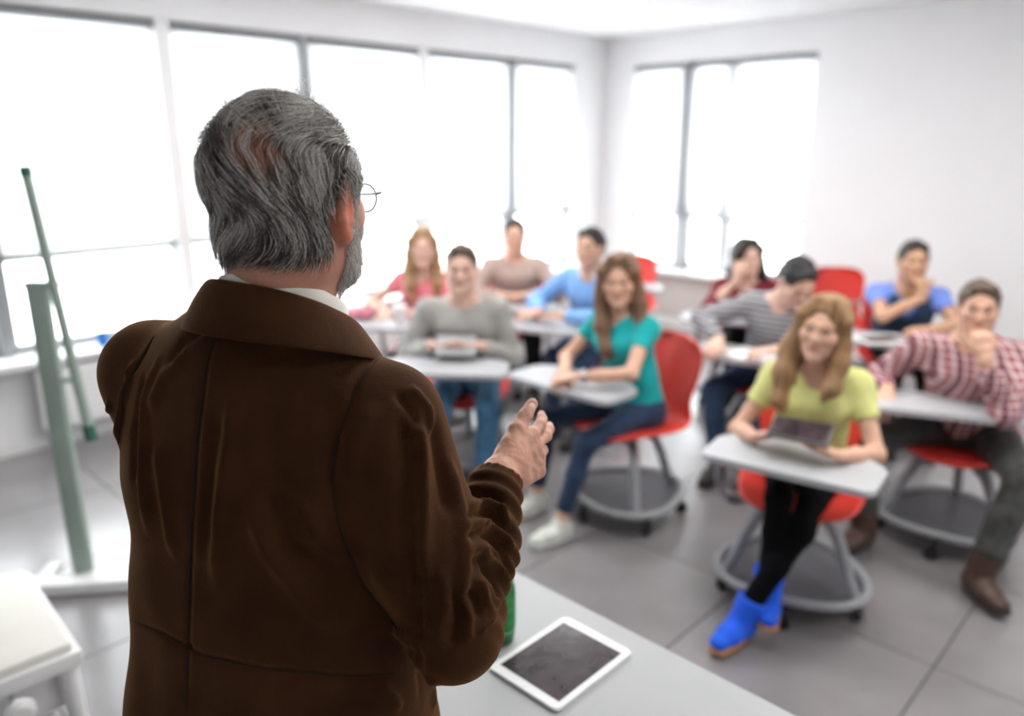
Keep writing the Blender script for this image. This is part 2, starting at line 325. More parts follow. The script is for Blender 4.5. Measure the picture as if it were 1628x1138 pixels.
# ---------------------------------------------------------------- implicit-surface modelling (for bodies, clothes, hair)
def V(*a): return np.array(a[0] if len(a) == 1 else a, float)
def nrm(v): v = np.asarray(v, float); return v/max(np.linalg.norm(v), 1e-9)
class Field:
    def __init__(s): s.p = []
    def ell(s, c, r, axes=None, k=.02, op='u'):
        c = V(c); r = V(r) if np.ndim(r) else V(r, r, r); A = np.eye(3) if axes is None else np.array(axes, float)
        m = r.max(); 
        def f(X, Y, Z):
            x, y, z = X-c[0], Y-c[1], Z-c[2]
            q = [(A[i, 0]*x+A[i, 1]*y+A[i, 2]*z) for i in range(3)]
            k0 = np.sqrt(sum((q[i]/r[i])**2 for i in range(3))+1e-12); k1 = np.sqrt(sum((q[i]/r[i]**2)**2 for i in range(3))+1e-12)
            return k0*(k0-1)/k1
        s.p.append((c-m, c+m, f, k, op)); return s
    def cap(s, p0, p1, r0, r1=None, side=None, k=.02, op='u', flat0=False, flat1=False):
        """tapered limb; r as scalar or (width along side, depth); flat ends cut square"""
        p0, p1 = V(p0), V(p1); r1 = r0 if r1 is None else r1
        a0, b0 = (r0 if np.ndim(r0) else (r0, r0)); a1, b1 = (r1 if np.ndim(r1) else (r1, r1))
        ax = p1-p0; L = np.linalg.norm(ax)+1e-9; t_ = ax/L
        sd = V(side) if side is not None else (V(1, 0, 0) if abs(t_[0]) < .8 else V(0, 1, 0)); sd = nrm(sd-t_*sd.dot(t_)); dp = np.cross(t_, sd)
        m = max(a0, b0, a1, b1)
        def f(X, Y, Z):
            x, y, z = X-p0[0], Y-p0[1], Z-p0[2]
            w = x*t_[0]+y*t_[1]+z*t_[2]; u = x*sd[0]+y*sd[1]+z*sd[2]; v = x*dp[0]+y*dp[1]+z*dp[2]
            h = np.clip(w/L, 0, 1); a = a0+(a1-a0)*h; b = b0+(b1-b0)*h; mn = np.minimum(a, b); e = w-h*L
            q = np.sqrt((u/a)**2+(v/b)**2+(e/mn)**2+1e-12)
            g = np.sqrt((u/a**2)**2+(v/b**2)**2+(e/mn**2)**2+1e-12)
            d = q*(q-1)/g
            if flat0: d = np.maximum(d, -w)
            if flat1: d = np.maximum(d, w-L)
            return d
        s.p.append((np.minimum(p0, p1)-m, np.maximum(p0, p1)+m, f, k, op)); return s
    def chain(s, pts, rs, side=None, k=.02, op='u'):
        for i in range(len(pts)-1): s.cap(pts[i], pts[i+1], rs[i], rs[i+1], side, k, op)
        return s
    def plane(s, pt, n, k=.004):
        """cut away the half space the normal points to"""
        pt, n = V(pt), nrm(n)
        s.p.append((None, None, lambda X, Y, Z: (X-pt[0])*n[0]+(Y-pt[1])*n[1]+(Z-pt[2])*n[2], k, 'i')); return s
    def bounds(s):
        us = [p for p in s.p if p[4] == 'u']; return np.min([p[0] for p in us], 0), np.max([p[1] for p in us], 0)
    def mesh(s, h, box=None):
        lo, hi = s.bounds(); lo = lo-3*h; hi = hi+3*h
        if box is not None: lo = np.maximum(lo, box[0]-2*h); hi = np.minimum(hi, box[1]+2*h)
        lo = np.floor(lo/h)*h; n = np.maximum(((hi-lo)/h).astype(int)+2, 4)
        ax = [(lo[i]+np.arange(n[i])*h).astype(np.float32) for i in range(3)]
        F = np.full(n, .5, np.float32)
        for plo, phi, f, k, op in s.p:
            if plo is None: sl = (slice(None),)*3
            else:
                m = k+2.5*h; i0 = np.maximum(np.floor((plo-m-lo)/h).astype(int), 0); i1 = np.minimum(np.ceil((phi+m-lo)/h).astype(int)+1, n)
                if (i1 <= i0).any(): continue
                sl = tuple(slice(a, b) for a, b in zip(i0, i1))
            d = f(ax[0][sl[0]][:, None, None], ax[1][sl[1]][None, :, None], ax[2][sl[2]][None, None, :]).astype(np.float32); a = F[sl]
            if op == 'u': g = np.maximum(k-np.abs(a-d), 0)/k; F[sl] = np.minimum(a, d)-g*g*k/4
            else:
                if op == 's': d = -d
                g = np.maximum(k-np.abs(a-d), 0)/k; F[sl] = np.maximum(a, d)+g*g*k/4
        return nets(F, lo, h)
def nets(F, lo, h):
    S = F < 0; n = np.array(F.shape)-1
    cnt = np.zeros(n, np.uint8); acc = np.zeros((*n, 3), np.float32)
    corners = [(i, j, k) for i in (0, 1) for j in (0, 1) for k in (0, 1)]
    def sub(A, c): return A[c[0]:c[0]+n[0], c[1]:c[1]+n[1], c[2]:c[2]+n[2]]
    tot = sum(sub(S, c).astype(np.uint8) for c in corners); act = (tot > 0) & (tot < 8)
    I, J, K = np.nonzero(act)
    if len(I) == 0: return np.zeros((0, 3), np.float32), np.zeros((0, 4), np.int32)
    P = np.zeros((len(I), 3), np.float32); C = np.zeros(len(I), np.float32)
    for c in corners:
        for a in range(3):
            if c[a]: continue
            d = list(c); d[a] = 1
            f0 = F[I+c[0], J+c[1], K+c[2]]; f1 = F[I+d[0], J+d[1], K+d[2]]; m = (f0 < 0) != (f1 < 0)
            t = np.where(m, f0/np.where(m, f0-f1, 1), 0)
            q = np.tile(np.array(c, np.float32), (len(I), 1)); q[:, a] += t; P += q*m[:, None]; C += m
    P = (P/C[:, None]+np.stack([I, J, K], 1))*h+lo
    idx = np.full(n, -1, np.int32); idx[I, J, K] = np.arange(len(I))
    Q = []
    for a in range(3):
        b, c = (a+1) % 3, (a+2) % 3
        s0 = [slice(None)]*3; s1 = [slice(None)]*3; s0[a] = slice(0, -1); s1[a] = slice(1, None)
        A, B = S[tuple(s0)], S[tuple(s1)]; m = A != B
        E = np.stack(np.nonzero(m), 1); ok = (E[:, b] > 0) & (E[:, c] > 0) & (E[:, b] < n[b]) & (E[:, c] < n[c]); E = E[ok]
        inside = A[E[:, 0], E[:, 1], E[:, 2]]
        def g(db, dc): e = E.copy(); e[:, b] -= db; e[:, c] -= dc; return idx[e[:, 0], e[:, 1], e[:, 2]]
        q = np.stack([g(1, 1), g(0, 1), g(0, 0), g(1, 0)], 1); q[~inside] = q[~inside][:, ::-1]; Q.append(q)
    Q = np.concatenate(Q); Q = Q[(Q >= 0).all(1)]
    return P, Q
def smooth(v, q, it=1, lam=.5):
    e = np.concatenate([q[:, [0, 1]], q[:, [1, 2]], q[:, [2, 3]], q[:, [3, 0]]])
    for _ in range(it):
        a = np.zeros_like(v); c = np.zeros(len(v), np.float32)
        for x, y in ((0, 1), (1, 0)):
            for d in range(3): a[:, d] += np.bincount(e[:, x], v[e[:, y], d], len(v))
            c += np.bincount(e[:, x], minlength=len(v))
        v = v*(1-lam)+a/np.maximum(c, 1)[:, None]*lam
    return v.astype(np.float32)
def normals(v, q):
    n = np.cross(v[q[:, 2]]-v[q[:, 0]], v[q[:, 3]]-v[q[:, 1]]); o = np.zeros_like(v)
    for i in range(4):
        for d in range(3): o[:, d] += np.bincount(q[:, i], n[:, d], len(v))
    return o/np.maximum(np.linalg.norm(o, axis=1), 1e-9)[:, None]
def wob(v, scale, seed, n=7, stretch=(1, 1, 1)):
    r = np.random.default_rng(seed); o = np.zeros(len(v)); p = v*np.array(stretch)*scale
    w = p+.35*np.sin(p[:, [1, 2, 0]]*1.7+seed)
    for i in range(n):
        d = nrm(r.normal(size=3)); o += np.sin(w@d*(1+.9*r.random())*6.28+r.random()*6.28)
    return o/n**.5*.7
def field_mesh(f, name, h, sm=1, fold=0, fscale=6, seed=1, stretch=(1, 1, .5), box=None):
    v, q = f.mesh(h, box)
    v = smooth(v, q, sm)
    if fold: v = v+normals(v, q)*(wob(v, fscale, seed, stretch=stretch)[:, None]*fold); v = v.astype(np.float32)
    return v, q
def merge(parts):
    vs, qs, n = [], [], 0
    for v, q in parts: vs.append(v); qs.append(q+n); n += len(v)
    return np.concatenate(vs), np.concatenate(qs)
def clip_faces(v, q, box, inside=True):
    c = v[q].mean(1); m = ((c > box[0]) & (c < box[1])).all(1); q = q[m if inside else ~m]
    u, inv = np.unique(q, return_inverse=True); return v[u], inv.reshape(q.shape).astype(np.int32)
def ik(a, t, l1, l2, pole):
    a, t = V(a), V(t); d = t-a; D = np.linalg.norm(d); mx = (l1+l2)*.995
    if D > mx: t = a+d/D*mx; d = t-a; D = mx
    D = max(D, abs(l1-l2)*1.05+1e-4)
    x = (l1*l1-l2*l2+D*D)/(2*D); y = math.sqrt(max(l1*l1-x*x, 0)); u = d/np.linalg.norm(d); p = V(pole); p = nrm(p-u*p.dot(u))
    return a+u*x+p*y, t

# ---------------------------------------------------------------- people
def head_frame(gaze, roll=0):
    g = nrm(gaze); r = nrm(np.cross(g, V(0, 0, 1))); u = np.cross(r, g)
    if roll: r, u = r*math.cos(roll)+u*math.sin(roll), u*math.cos(roll)-r*math.sin(roll)
    return np.array([r, g, u])
def head_prims(f, H, A, s=1.0, neck=None, neckr=.055, ears=True):
    L = lambda x, y, z: H+(A[0]*x+A[1]*y+A[2]*z)*s
    E = lambda c, r, k=.02, op='u': f.ell(L(*c), V(r)*s, A, k*s, op)
    E((0, -.012, .032), (.077, .097, .086)); E((0, .03, -.02), (.064, .062, .085), .03)
    E((0, .038, -.073), (.041 if ears == 'f' else .047, .045, .038), .035)
    for x in (-1, 1):
        E((x*.038, .062, -.018), (.026, .024, .024), .02); E((x*.055, .0, -.06), (.016, .03, .03), .03)
        E((x*.031, .098, .006), (.017, .015, .011), .012, 's')
        if ears == 'f': f.cap(L(x*.012, .089, .028), L(x*.045, .078, .03), .007*s, .006*s, k=.014*s)
        else: f.cap(L(x*.012, .094, .028), L(x*.045, .082, .03), .008*s, .006*s, k=.012*s)
    for x in (-1, 1): f.cap(L(x*.020, .0875, .0155), L(x*.042, .083, .0155), .0045*s, k=.005*s)
    fem = s < 1.005 and ears == 'f'
    f.cap(L(0, .088, .018), L(0, .104 if fem else .110, -.022), .006*s, (.0085 if fem else .0105)*s, k=.012*s)
    for x in (-1, 1): E((x*.010, .095, -.025), (.007, .009, .006), .008)
    f.cap(L(-.021, .085, -.051), L(.021, .085, -.051), .0055*s, k=.006*s); f.cap(L(-.008, .090, -.049), L(.008, .090, -.049), .005*s, k=.006*s); f.cap(L(-.014, .088, -.058), L(.014, .088, -.058), .0060*s, k=.006*s)
    E((0, .082, -.093), (.022, .016, .016), .02)
    if ears:
        for x in (-1, 1):
            f.ell(L(x*.079, -.006, -.005), V(.007, .018, .031)*s, A, .008*s); E((x*.088, .0, .0), (.006, .010, .016), .006, 's')
    if neck is not None: f.cap(L(0, -.02, -.05), neck, (neckr, neckr), (neckr*1.08, neckr*1.08), k=.03)
def hand_prims(f, W_, d, n, side, s=1.0, curl=(.35, .4, .45, .5), thumb=(.75, .5, .15), spread=.07, k=.004):
    """palm, four jointed fingers of unequal length and a thumb from the side of the palm. n: way the palm faces; side: thumb side"""
    d = nrm(d); n = nrm(V(n)-d*V(n).dot(d)); t = np.cross(n, d); t = t if t.dot(V(side)) > 0 else -t; W_ = V(W_)
    f.cap(W_-d*.02*s, W_+d*.03*s, (.027*s, .020*s), (.036*s, .017*s), side=t, k=.012)
    f.cap(W_+d*.03*s, W_+d*.078*s, (.037*s, .016*s), (.040*s, .0125*s), side=t, k=.012)
    lens = (.070, .078, .072, .057); offs = (.030, .0105, -.0095, -.029)
    for i in range(4):
        b = W_+(d*(.082-.004*abs(i-1.3))+t*offs[i])*s; fd = nrm(d+t*(spread*(1.5-i)))
        a = curl[i]*.6
        f.cap(b-fd*.03*s, b, .009*s, .0098*s, k=.008)
        for j, fr in enumerate((.45, .30, .25)):
            dd = nrm(fd*math.cos(a)+n*math.sin(a)); e = b+dd*lens[i]*fr*s; f.cap(b, e, (.0094-.0009*j)*s, (.0088-.0012*j)*s, k=k); b = e; a += curl[i]*(1.0 if j == 0 else .8)
    td = nrm(d*thumb[0]+t*thumb[1]+n*thumb[2]); b = W_+(d*.018+t*.022+n*.006)*s
    e = b+td*.042*s; f.cap(b, e, .0155*s, .0125*s, k=.014); td2 = nrm(td+d*.12); e2 = e+td2*.030*s; f.cap(e, e2, .0122*s, .0105*s, k=.006); f.cap(e2, e2+nrm(td2+d*.1)*.022*s, .0105*s, .0088*s, k=k)
    return e2+nrm(td2+d*.1)*.016*s, nrm(td2+d*.1), t, n
def tint(me, v, H, A, s, lip=(.80, .50, .48), brow=(.35, .27, .22), extra=None):
    l = (v-H)@A.T/s; c = np.ones((len(v), 4), np.float32); fem = brow[0] > .5
    def put(m, col): 
        for i in range(3): c[:, i] *= 1-m*(1-col[i])
    g = lambda cx, cy, cz, sx, sy, sz: np.exp(-(((np.abs(l[:, 0])-cx)/sx)**2+((l[:, 1]-cy)/sy)**2+((l[:, 2]-cz)/sz)**2))
    put(np.clip(g(.0, .094, -.054, .021, .02, .0072)*1.2, 0, 1), lip)
    put(np.clip(g(.031, .09, .034 if fem else .033, .016, .02, .0038 if fem else .0055)*1.2, 0, 1), brow)
    put(g(.042, .075, -.02, .02, .02, .02)*.6, (1.0, .80, .78)); put(g(.031, .09, .008, .016, .015, .007)*.8, (.55, .45, .42))
    if extra: extra(l, put)
    a = me.color_attributes.new('tint', 'FLOAT_COLOR', 'POINT'); a.data.foreach_set('color', c.ravel())
def eyes(H, A, s, parent):
    for x in (-1, 1):
        c = H+(A[0]*x*.031+A[1]*.0785+A[2]*.008)*s
        b = bmesh.new(); bmesh.ops.create_uvsphere(b, u_segments=12, v_segments=8, radius=.0112*s); me = bpy.data.meshes.new('eye'); 
        for fc in b.faces:
            fc.smooth = True
            fc.material_index = 1 if V(*fc.calc_center_median()).dot(A[1]) > .0082*s else 0
        b.to_mesh(me); b.free(); me.materials.append(M['eyew']); me.materials.append(M['eyed'])
        me.transform(Matrix.Translation(Vector(c))); link('eye', me, None, parent, world=True)

def person(spec):
    """seated student. All joints in world coordinates; fwd = way the torso faces"""
    g = spec.get; w = g('woman', False); s = g('s', .94 if w else 1.0)
    pel = V(g('pel')); H = V(g('head')); fw = nrm(V(*g('fwd'), 0)); rt = V(fw[1], -fw[0], 0)
    root = empty('person', (pel[0], pel[1], 0), 0, label=g('label'), cat='person', group='students sitting at their desks')
    A = head_frame(g('gaze'), g('roll', 0)); hs = g('hs', .98 if w else 1.02)
    nb = H-A[2]*.125*hs-A[1]*.035*hs; nb = nb+V(0, 0, -.03)             # neck base
    sp = nb-pel; Ls = np.linalg.norm(sp); S = sp/Ls
    at = lambda q, fo=0: pel+sp*q+fw*fo
    shw = (.150 if w else .180)*s
    swing = g('swing', 0); rt2 = nrm(rt*math.cos(swing)+fw*math.sin(swing)+V(0, 0, g('tilt', 0)))
    sh = [nb-S*.055+rt2*shw*k for k in (1, -1)]                          # right, left
    ua, fa = .275*s, .245*s; th, sn = .42*s, .41*s
    wr = [V(p) for p in g('hands')]; el = []
    for i in range(2): e, wr[i] = ik(sh[i], wr[i], ua, fa, g('elb', ((rt*.7+V(0, 0, -.8)), (-rt*.7+V(0, 0, -.8))))[i]); el.append(e)
    hip = [pel+rt*.09*k*s+V(0, 0, -.02) for k in (1, -1)]
    kn, an = [], []
    for i in range(2):
        a = V(g('feet')[i]); k_, a = ik(hip[i], a, th, sn, g('kneep', (fw+V(0, 0, .6), fw+V(0, 0, .6)))[i]); kn.append(k_); an.append(a)
    hd = g('hdir', (None, None)); hn = g('hnrm', (V(0, 0, -1), V(0, 0, -1)))
    waist, chest = (.118, .088) if w else (.142, .105), (.138, .098) if w else (.165, .115)
    def torso(f, o, bust=True):
        f.chain([pel+V(0, 0, -.03), at(.35), at(.72, .005), at(.93, -.012)], [(.158*s+o, .112*s+o), (waist[0]*s+o*1.6, waist[1]*s+o*1.4), (chest[0]*s+o, chest[1]*s+o), (.11*s+o, .062*s+o)], side=rt2, k=.05)
        f.cap(sh[0]-S*.012, sh[1]-S*.012, .050*s+o, k=.05)
        if w and bust:
            for k_ in (1, -1): f.ell(at(.68, .085*s)+rt*.065*k_, (.052*s+o*.6), k=.04)
    # --- body: one continuous surface
    f = Field(); torso(f, -.006)
    head_prims(f, H, A, hs, nb-V(0, 0, .02), .047 if w else .056, ears='f' if w else True)
    f.cap(nb+V(0, 0, .0), nb-S*.09, .06*s, .09*s, k=.05)
    for i in range(2):
        ar = .86 if w else 1
        f.cap(sh[i], el[i], .047*s*ar, .037*s*ar, k=.03); f.cap(el[i], el[i]*.45+wr[i]*.55, .0385*s*ar, .034*s*ar, k=.02); f.cap(el[i]*.45+wr[i]*.55, wr[i], .034*s*ar, .0245*s*ar, k=.02)
        d = nrm(V(hd[i]) if hd[i] is not None else wr[i]-el[i])
        hand_prims(f, wr[i]+d*.01, d, hn[i], g('hside', (-rt, rt))[i], s*(.92 if w else 1), curl=g('curl', ((.5,)*4, (.5,)*4))[i])
        lg = g('slim', 1.0)*.93; f.cap(hip[i], kn[i], .078*s*lg, .048*s*lg, k=.03); f.cap(kn[i], an[i]*.35+kn[i]*.65, .048*s*lg, .048*s*lg, k=.02); f.cap(an[i]*.35+kn[i]*.65, an[i], .048*s*lg, .032*s, k=.02)
    hb = (H-V(.14, .14, .20), H+V(.14, .14, .14)); boxes = [hb]
    for i in range(2): c = wr[i]+nrm(V(hd[i]) if hd[i] is not None else wr[i]-el[i])*.08; boxes.append((c-.125, c+.125))
    v, q = f.mesh(.009); parts = []
    for b in boxes: v, q = clip_faces(v, q, b, False)
    parts.append((v, q))
    for j, b in enumerate(boxes):
        vv, qq = f.mesh(g('res', .0036), b)
        if len(qq) == 0: continue
        if j: 
            for bb in boxes[:j]: vv, qq = clip_faces(vv, qq, bb, False)
        e_ = .006
        vv, qq = clip_faces(vv, qq, (b[0]-e_, b[1]+e_)); parts.append((vv, qq))
    v, q = merge(parts); me = mesh_np('body', v, q); tint(me, v, H, A, hs, brow=g('brow', (.55, .42, .34) if w else (.35, .27, .22)))
    link('body', me, M[g('skin', 'skin')], root, world=True)
    eyes(H, A, hs, root)
    # --- top
    seed = int(abs(pel[0])*100)+3
    f = Field(); torso(f, .010)
    f.cap(nb-S*.02, nb+S*.01, .062*s, .056*s, k=.03)
    f.plane(nb+V(0, 0, .004), V(0, 0, 1)+fw*.45)
    if w and g('scoop', True): f.ell(nb+fw*.10, (.06, .07, .065), k=.01, op='s')
    f.plane(pel+V(0, 0, -.055), V(0, 0, -1))
    sl = g('sleeve', 1.0)                      # 1 = full arm, .45 = short
    for i in range(2):
        ar = .88 if w else 1
        if sl < 1:
            e = sh[i]+(el[i]-sh[i])*sl*1.0; f.cap(sh[i], e, .058*s*ar, .053*s*ar, k=.04, flat1=True)
        else:
            f.cap(sh[i], el[i], .063*s*ar, .056*s*ar, k=.04)
            e = el[i]+(wr[i]-el[i])*g('cuff', .93); f.cap(el[i], e, .056*s*ar, .040*s*ar, k=.025, flat1=True)
    v, q = field_mesh(f, 'top', .0068, 1, fold=g('fold', .0035), fscale=5.5, seed=seed, stretch=(1, 1, .8))
    link(g('topname', 'shirt'), mesh_np('top', v, q), M[g('top')], root, world=True)
    if g('vest'):
        f = Field(); torso(f, .019); f.plane(nb+V(0, 0, -.02), V(0, 0, 1)+fw*.5); f.plane(pel+V(0, 0, -.02), V(0, 0, -1)); f.ell(nb+fw*.10+V(0, 0, -.06), (.05, .08, .11), np.array([rt, fw, V(0, 0, 1)]), k=.01, op='s')
        for i in range(2): f.plane(sh[i]-rt2*.012*(1, -1)[i], rt2*(1, -1)[i])
        v, q = field_mesh(f, 'vest', .0068, 1, fold=.002, seed=seed+5); link('waistcoat', mesh_np('vest', v, q), M[g('vest')], root, world=True)
    if g('collar'):
        mb = MB(); n = 22; ring = []
        for k_ in range(n):
            a = (k_/(n-1)-.5)*5.2; dr = -fw*math.cos(a)+rt*math.sin(a); ring.append(nb+V(0, 0, .012)+dr*.064-fw*.0+V(0, 0, -.012)*(1-math.cos(a)))
        for rr, zz in ((.014, 0),): mb.tube(ring, rr, 8, flat=1.4)
        mb.obj('collar', M[g('collar')], root, world=True)
    # --- trousers
    f = Field(); f.cap(pel+V(0, 0, .03), pel+V(0, 0, -.04), (.160*s, .118*s), (.165*s, .125*s), side=rt, k=.05)
    f.plane(pel+V(0, 0, .02), V(0, 0, 1)); slim = g('slim', 1.0)
    for i in range(2):
        f.cap(hip[i], kn[i], .092*s*slim, .062*s*slim, k=.045); m_ = kn[i]*.6+an[i]*.4; f.cap(kn[i], m_, .062*s*slim, .058*s*slim, k=.03)
        e = kn[i]+(an[i]-kn[i])*g('hem', .93); f.cap(m_, e, .058*s*slim, max(g('hemr', .046), .041)*s, k=.02, flat1=True)
    v, q = field_mesh(f, 'pants', .008, 1, fold=.003 if slim > .9 else .0015, fscale=6, seed=seed+1, stretch=(1, 1, 1))
    link(g('pantsname', 'trousers'), mesh_np('pants', v, q), M[g('pants')], root, world=True)
    # --- shoes
    td = g('toes', (fw, fw))
    for i in range(2):
        t = nrm(V(td[i])); a = an[i]; f = Field(); gz = a[2]-.075*s; sd = V(t[1], -t[0], 0)
        fl = V(a[0], a[1], gz)
        f.cap(fl-t*.03+V(0, 0, .036), fl+t*.07+V(0, 0, .032), (.036*s, .034), (.044*s, .029), side=sd, k=.03); f.cap(fl+t*.07+V(0, 0, .032), fl+t*.15*s+V(0, 0, .026), (.044*s, .03), (.036*s, .024), side=sd, k=.03)
        bh = g('boot', 0)
        if bh: f.cap(fl-t*.005+V(0, 0, .04), a+(kn[i]-a)*bh, .054*s, .062*s, k=.035, flat1=True)
        else: f.cap(fl-t*.01+V(0, 0, .03), a+V(0, 0, .0), .042*s, .038*s, k=.03)
        f.plane(fl+V(0, 0, .004), V(0, 0, -1))
        v, q = field_mesh(f, 'shoe', .005, 1, fold=.001, seed=3); sh_ = link('boot' if bh else 'shoe', mesh_np('shoe', v, q), M[g('shoe')], root, world=True)
        sf = Field(); sf.cap(fl-t*.03, fl+t*.07, (.040*s, .035), (.048*s, .03), side=sd, k=.01); sf.cap(fl+t*.07, fl+t*.152*s, (.048*s, .03), (.04*s, .025), side=sd, k=.01)
        sf.plane(fl+V(0, 0, .012), V(0, 0, 1)); sf.plane(fl+V(0, 0, -.006), V(0, 0, -1)); v, q = sf.mesh(.006)
        link('sole', mesh_np('sole', v, q), M[g('sole', 'rubber_white')], sh_, world=True)
    # --- hair
    hair(H, A, hs, g('hair', 'short'), M[g('hairm')], root, g('locks'), nb, seed)
    return dict(root=root, wr=wr, el=el, sh=sh, nb=nb, kn=kn, an=an, H=H, A=A)

def hair(H, A, s, style, m, root, locks, nb, seed):
    L = lambda x, y, z: H+(A[0]*x+A[1]*y+A[2]*z)*s
    f = Field(); t = .0055 if style == 'short' else .014
    f.ell(L(0, -.014, .034), V(.077+t, .098+t, .087+t)*s, A, .02)
    if style == 'short':
        f.ell(L(0, -.05, -.01), V(.074, .066, .075)*s, A, .03); f.cap(L(-.045, .05, .100), L(.035, .062, .096), .015*s, k=.02)
        f.ell(L(0, .105, -.035), V(.080, .080, .122)*s, A, .012, 's')
        for x in (-1, 1): f.ell(L(x*.085, .03, -.045), V(.03, .045, .055)*s, A, .01, 's')
        f.plane(L(0, -.05, -.06), -A[2]-A[1]*.35)
    else:
        f.ell(L(0, -.05, -.02), V(.08, .07, .10)*s, A, .03)
        for side_ in (-1, 1):
            f.chain([L(side_*.03, .055, .115), L(side_*.075, .045, .05), L(side_*.083, .02, -.03), L(side_*.082, .01, -.10)], [.02*s, .022*s, .024*s, .026*s], k=.02)
        for lk in locks or []:
            pts = [L(*p) if len(p) == 3 else p for p in lk[0]]; f.chain(pts, [tuple(r_*s for r_ in r) if np.ndim(r) else r*s for r in lk[1]], side=A[0], k=.025)
        f.ell(L(0, .120, -.022), V(.061, .082, .120)*s, A, .014, 's')
    v, q = f.mesh(.0055); v = smooth(v, q, 1); n = normals(v, q)
    l = (v-H)@A.T
    rip = np.sin(l[:, 0]*330+np.sin(l[:, 2]*14)*2.5+l[:, 1]*120)*.0016+wob(v, 9 if style != 'short' else 16, seed)*(.003 if style != 'short' else .0042)
    v = (v+n*rip[:, None]).astype(np.float32)
    link('hair', mesh_np('hair', v, q), m, root, world=True)

M['skin'] = skin_mat('skin_fair', (.66, .40, .29)); M['skin_pale'] = skin_mat('skin_pale', (.72, .47, .37)); M['skin_tan'] = skin_mat('skin_tan', (.58, .34, .22))
M['skin_old'] = skin_mat('skin_ruddy', (.60, .32, .23))
def cloth(n, c, **k): M[n] = mat(n, c, .85, var=k.pop('var', .05), scale=20, bump=.25, bscale=120, sheen=.15, **k)
cloth('tee_yellow', (.62, .63, .24)); cloth('tee_teal', (.0, .36, .37)); cloth('top_grey', (.37, .36, .34)); cloth('top_taupe', (.42, .32, .28)); cloth('shirt_blue', (.20, .40, .76))
cloth('tee_pink', (.72, .20, .24)); cloth('top_maroon', (.17, .008, .02)); cloth('tee_royal', (.17, .27, .72)); cloth('denim_vest', (.018, .05, .11), var=.15)
cloth('jeans_blue', (.05, .15, .27), var=.14); cloth('jeans_dark', (.012, .035, .085), var=.12); M['leggings'] = mat('leggings', (.004, .004, .005), .9, spec=.1); cloth('dark_grey', (.045, .047, .045), var=.25); M['black_cloth'] = mat('black_cloth', (.006, .006, .007), .9, spec=.15)
cloth('boot_blue', (.006, .10, .72)); M['boot_brown'] = mat('brown_boot_leather', (.055, .026, .016), .4, var=.2); M['sneaker'] = mat('white_canvas', (.66, .68, .62), .7)
M['rubber_white'] = mat('white_rubber_sole', (.7, .7, .66), .6); M['rubber_tan'] = mat('tan_crepe_sole', (.42, .20, .07), .7); M['rubber_black'] = mat('black_sole', (.02, .017, .015), .6)
M['stripe'] = pattern_mat('striped_jersey', (.13, .13, .145), 'stripes', (.42, .42, .44)); M['plaid'] = pattern_mat('plaid_cotton', (.27, .06, .075), 'plaid', (.66, .52, .53), (.08, .02, .04))
M['knit'] = pattern_mat('grey_knit', (.40, .39, .37), 'knit', (.33, .32, .30))
def hairm(n, c, v=.22): M[n] = mat(n, c, .5, var=v, scale=16, bump=.6, bscale=40, stretch=(7, 7, .35))
hairm('hair_blond', (.30, .165, .075)); hairm('hair_brown', (.19, .10, .055)); hairm('hair_dark', (.022, .014, .011)); hairm('hair_black', (.009, .008, .009)); hairm('hair_mid', (.085, .05, .032)); hairm('hair_strawberry', (.34, .20, .09))

dn = (0, 0, -1)
students = {}
students['yellow'] = person(dict(label='young woman in pale yellow t-shirt and blue boots holding a dark tablet', woman=True, s=.93, hs=.98, pel=(1.16, 2.84, .545), head=(1.115, 2.69, 1.11), fwd=(-.42, -.9), gaze=(-.60, -.80, .02), roll=.10,
    hands=((.865, 2.585, .742), (1.10, 2.42, .738)), hdir=((.8, -.35, .25), (-.85, .35, .15)), hnrm=((.3, .3, .9), (0, .3, .9)), elb=((-.45, .25, -.8), (.6, -.1, -.8)), curl=((.25,)*4, (.25,)*4),
    feet=((.945, 2.53, .165), (.83, 2.45, .095)), kneep=((-.25, -.7, .6), (-.1, -.9, .6)), toes=((-.25, -.96, 0), (-.75, -.65, 0)), boot=.22, shoe='boot_blue', sole='rubber_tan', slim=.80, hem=.96, hemr=.040, pants='leggings', pantsname='leggings', top='tee_yellow', sleeve=.5, fold=.005,
    hair='long', hairm='hair_blond', skin='skin', locks=[([(-.07, .03, -.02), (-.088, .035, -.10), (-.085, .07, -.19), (-.07, .085, -.235)], [.026, .032, .03, .012]), ([(.07, .02, 0), (.10, .0, -.09), (.098, .03, -.19), (.085, .055, -.29), (.07, .06, -.32)], [.034, .042, .044, .034, .012]), ([(.03, -.06, 0), (.05, -.07, -.12), (.06, -.06, -.24)], [.05, .055, .03])]))
